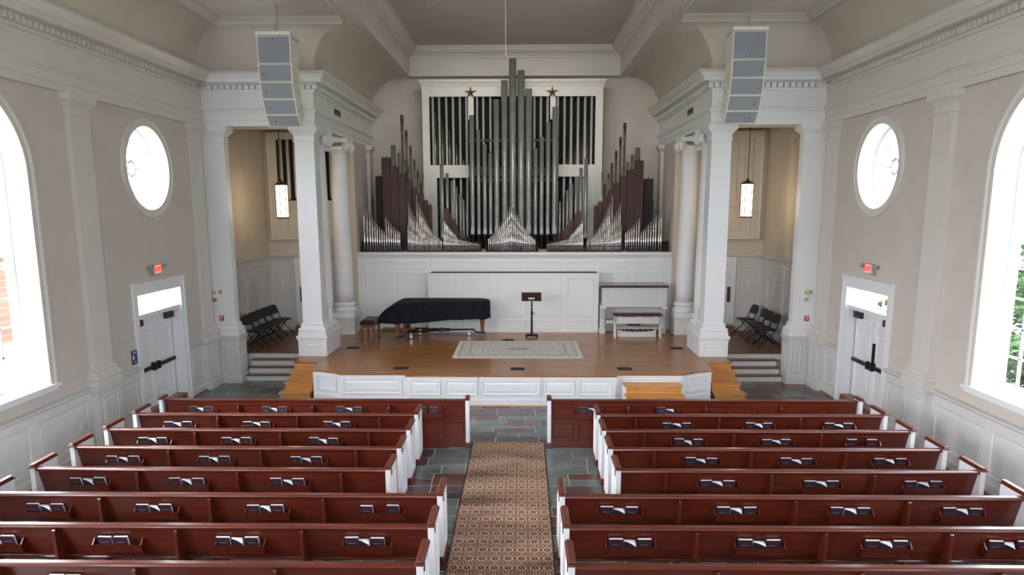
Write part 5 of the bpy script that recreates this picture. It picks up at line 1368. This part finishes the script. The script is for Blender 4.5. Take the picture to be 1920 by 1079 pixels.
r = thing('wall_sign', (-7.4, 13.72, 1.42), 'small navy information sign on the wall beside the left door', 'sign')
m = MB(); m.bbox(-7.4, -7.385, 13.62, 13.82, 1.28, 1.56, .003); m.build('sign_panel', 'blue', r)
m = MB()
for z in (1.52, 1.5, 1.33): m.box(-7.385, -7.383, 13.66, 13.78, z, z + .008)
m.box(-7.385, -7.383, 13.65, 13.70, 1.38, 1.46); m.build('pale_lettering', 'paper', r)

# ================================================================== OUTSIDE
m = MB(); m.box(-60, -7.9, -30, 60, -.6, -.4); m.box(7.9, 60, -30, 60, -.6, -.4); struct(m.build('ground', 'grass'))
def tree(x, y, h, rr, lab, seed):
    rn = random.Random(seed); r = thing('tree', (x, y, -.4), lab, 'tree')
    t = MB(); t.tube([(x, y, -.4), (x + .1, y, h * .35), (x, y + .1, h * .7)], [.2, .15, .06], 8); t.build('trunk', 'bark', r)
    l = MB()
    for i in range(1500):
        a, b = rn.uniform(0, 2 * PI), math.acos(rn.uniform(-1, 1)); q = rr * rn.uniform(.5, 1.05)
        c = Vector((x + q * math.sin(b) * math.cos(a), y + q * math.sin(b) * math.sin(a), h * .62 + q * 1.1 * math.cos(b)))
        mt = Matrix.Translation(c) @ Matrix.Rotation(rn.uniform(0, 6), 4, 'Z') @ Matrix.Rotation(rn.uniform(0, 3), 4, 'X')
        s_ = rn.uniform(.08, .2); l.add([mt @ Vector(p) for p in ((-s_, 0, 0), (0, -s_ * .5, 0), (s_, 0, 0), (0, s_ * .5, .03))], [(0, 1, 2, 3)])
    l.build('foliage', 'leaf', r)
r = thing('brick_building', (19, 24, 0), 'brick building with pale windows seen through the right window panes', 'building')
m = MB(); m.box(17, 24, 17, 31, -.4, 4.3); m.build('brick_wall', 'brick', r)
m = MB(); m.box(16.8, 24.2, 16.8, 31.2, 4.3, 4.6); m.build('roof_edge', 'paleext', r)
for y in (18.2, 20.6, 23.0, 25.4, 27.8):
    f = MB(); f.box(16.93, 17.0, y, y + 1.2, .6, 2.6); w = f.build('window', 'paleext', r); g = MB(); g.box(16.9, 16.93, y + .1, y + 1.1, .7, 2.5); g.build('pane', 'blue', w)
tree(13.9, 18.6, 3.4, 1.35, 'leafy green tree outside the right windows', 3)
r = thing('hedge', (11.5, 17.5, -.4), 'clipped green hedge outside below the right window', 'hedge')
rn = random.Random(9); m = MB()
for i in range(4000):
    c = Vector((rn.uniform(11, 12.2), rn.uniform(12.5, 22), rn.uniform(-.3, 1.5))); mt = Matrix.Translation(c) @ Matrix.Rotation(rn.uniform(0, 6), 4, 'Z') @ Matrix.Rotation(rn.uniform(0, 3), 4, 'X')
    s_ = rn.uniform(.08, .18); m.add([mt @ Vector(p) for p in ((-s_, 0, 0), (0, -s_ * .6, 0), (s_, 0, 0), (0, s_ * .6, .03))], [(0, 1, 2, 3)])
m.build('foliage', 'leaf', r)
r = thing('brick_house', (-19, 23, 0), 'sunlit brick house seen through the left window panes', 'building')
m = MB(); m.box(-24, -18, 17.0, 30, -.4, 2.6); m.build('brick_wall', 'brick', r)
m = MB(); m.box(-24.2, -17.8, 16.8, 30.2, 2.6, 2.85); m.build('roof_edge', 'paleext', r)

# ================================================================== LIGHT, SKY, CAMERA
wd = bpy.data.worlds.new('sky'); bpy.context.scene.world = wd; wd.use_nodes = True
nt = wd.node_tree; bg = nt.nodes['Background']
tc = N(nt, 'ShaderNodeTexCoord'); sp = N(nt, 'ShaderNodeSeparateXYZ'); nt.links.new(tc.outputs['Generated'], sp.inputs[0])
f = math_(nt, 'MULTIPLY_ADD', sp.outputs[0], -.5, .5)     # hazy bright side of an overcast sky lies to the left
col = ramp(nt, f, [(0, (.80, .88, 1.04)), (1, (.98, .985, 1.06))])
z = math_(nt, 'MULTIPLY_ADD', math_(nt, 'MAXIMUM', sp.outputs[2], 0), .9, .7)
st = math_(nt, 'MULTIPLY', math_(nt, 'MULTIPLY_ADD', f, .85, .42), z)
nt.links.new(col, bg.inputs['Color']); nt.links.new(math_(nt, 'MULTIPLY', st, 10.0), bg.inputs['Strength'])
def portal(x, y, z, sy, sz, sx):
    l = bpy.data.lights.new('window_portal', 'AREA'); l.shape = 'RECTANGLE'; l.size = sz; l.size_y = sy; l.cycles.is_portal = True
    o = bpy.data.objects.new('window_portal', l); C.objects.link(o); o.location = (x, y, z)
    o.rotation_euler = (0, PI / 2 * (1 if sx < 0 else -1) * -1, 0)
    return o
for sx in (-1, 1):
    X = sx * (W + .47)
    for y in WINY: portal(X, y, 3.85, 2.7, 4.8, sx)
    portal(X, OCY, OCZ, 1.7, 1.7, sx); portal(X, (DY0 + DY1) / 2, 2.4, 1.8, .42, sx)
for x, r, a, b in ADDED_SOUTHW:  # portals for the added unseen back-wall windows
    o = portal(x, -5.38, (a + b + r) / 2, 2 * r, b + r - a, 1); o.rotation_euler = (PI / 2, 0, 0); o.data.size = 2 * r; o.data.size_y = b + r - a
for sx in (-1, 1):
    l = bpy.data.lights.new('lantern_light', 'POINT'); l.energy = 75; l.color = (1, .72, .42); l.shadow_soft_size = .12
    o = bpy.data.objects.new('lantern_light', l); C.objects.link(o); o.location = (sx * 6.22, 19.5, 4.5)

# unseen spots added under the ceiling to brighten the organ and stage
for x in (-1.5, 0, 1.5):
    for y in (15.2, 18.2):
        l = bpy.data.lights.new('added_organ_spot', 'SPOT'); l.energy = SPOT_W; l.color = (1, .95, .88); l.shadow_soft_size = .12; l.spot_size = math.radians(95); l.spot_blend = .9
        o = bpy.data.objects.new('added_organ_spot', l); C.objects.link(o); o.location = (x, y, 9.22)
        o.rotation_euler = (Vector((x * .9, 23.5, 4.5)) - o.location).to_track_quat('-Z', 'Y').to_euler()

sc = bpy.context.scene
cam = bpy.data.cameras.new('camera'); co = bpy.data.objects.new('camera', cam); C.objects.link(co)
fpx, y0, p, yaw, roll = 1344.617, 615.52, .168583, .0156916, -.00188386
cam.sensor_fit = 'HORIZONTAL'; cam.sensor_width = 36; cam.lens = fpx / 1920 * 36
cam.shift_y = (y0 - 539.5) / 1920; cam.clip_start = .05; cam.clip_end = 200
fw = Vector((0, math.cos(p), -math.sin(p))); up = Vector((0, math.sin(p), math.cos(p))); rt = Vector((1, 0, 0))
Rz = Matrix.Rotation(yaw, 3, 'Z'); fw, up, rt = Rz @ fw, Rz @ up, Rz @ rt
rt2 = rt * math.cos(roll) + up * math.sin(roll); up2 = -rt * math.sin(roll) + up * math.cos(roll)
co.matrix_world = Matrix(((rt2.x, up2.x, -fw.x, .26635), (rt2.y, up2.y, -fw.y, 0), (rt2.z, up2.z, -fw.z, 4.35), (0, 0, 0, 1)))
sc.camera = co
vs = sc.view_settings; vs.view_transform = 'Standard'; vs.look = 'None'; vs.exposure = 1.25; vs.gamma = 1; vs.use_curve_mapping = False
cy = sc.cycles
cy.max_bounces = 10; cy.diffuse_bounces = 6; cy.glossy_bounces = 4; cy.transmission_bounces = 4; cy.transparent_max_bounces = 8
cy.sample_clamp_indirect = 6; cy.caustics_reflective = False; cy.caustics_refractive = False; cy.use_denoising = True
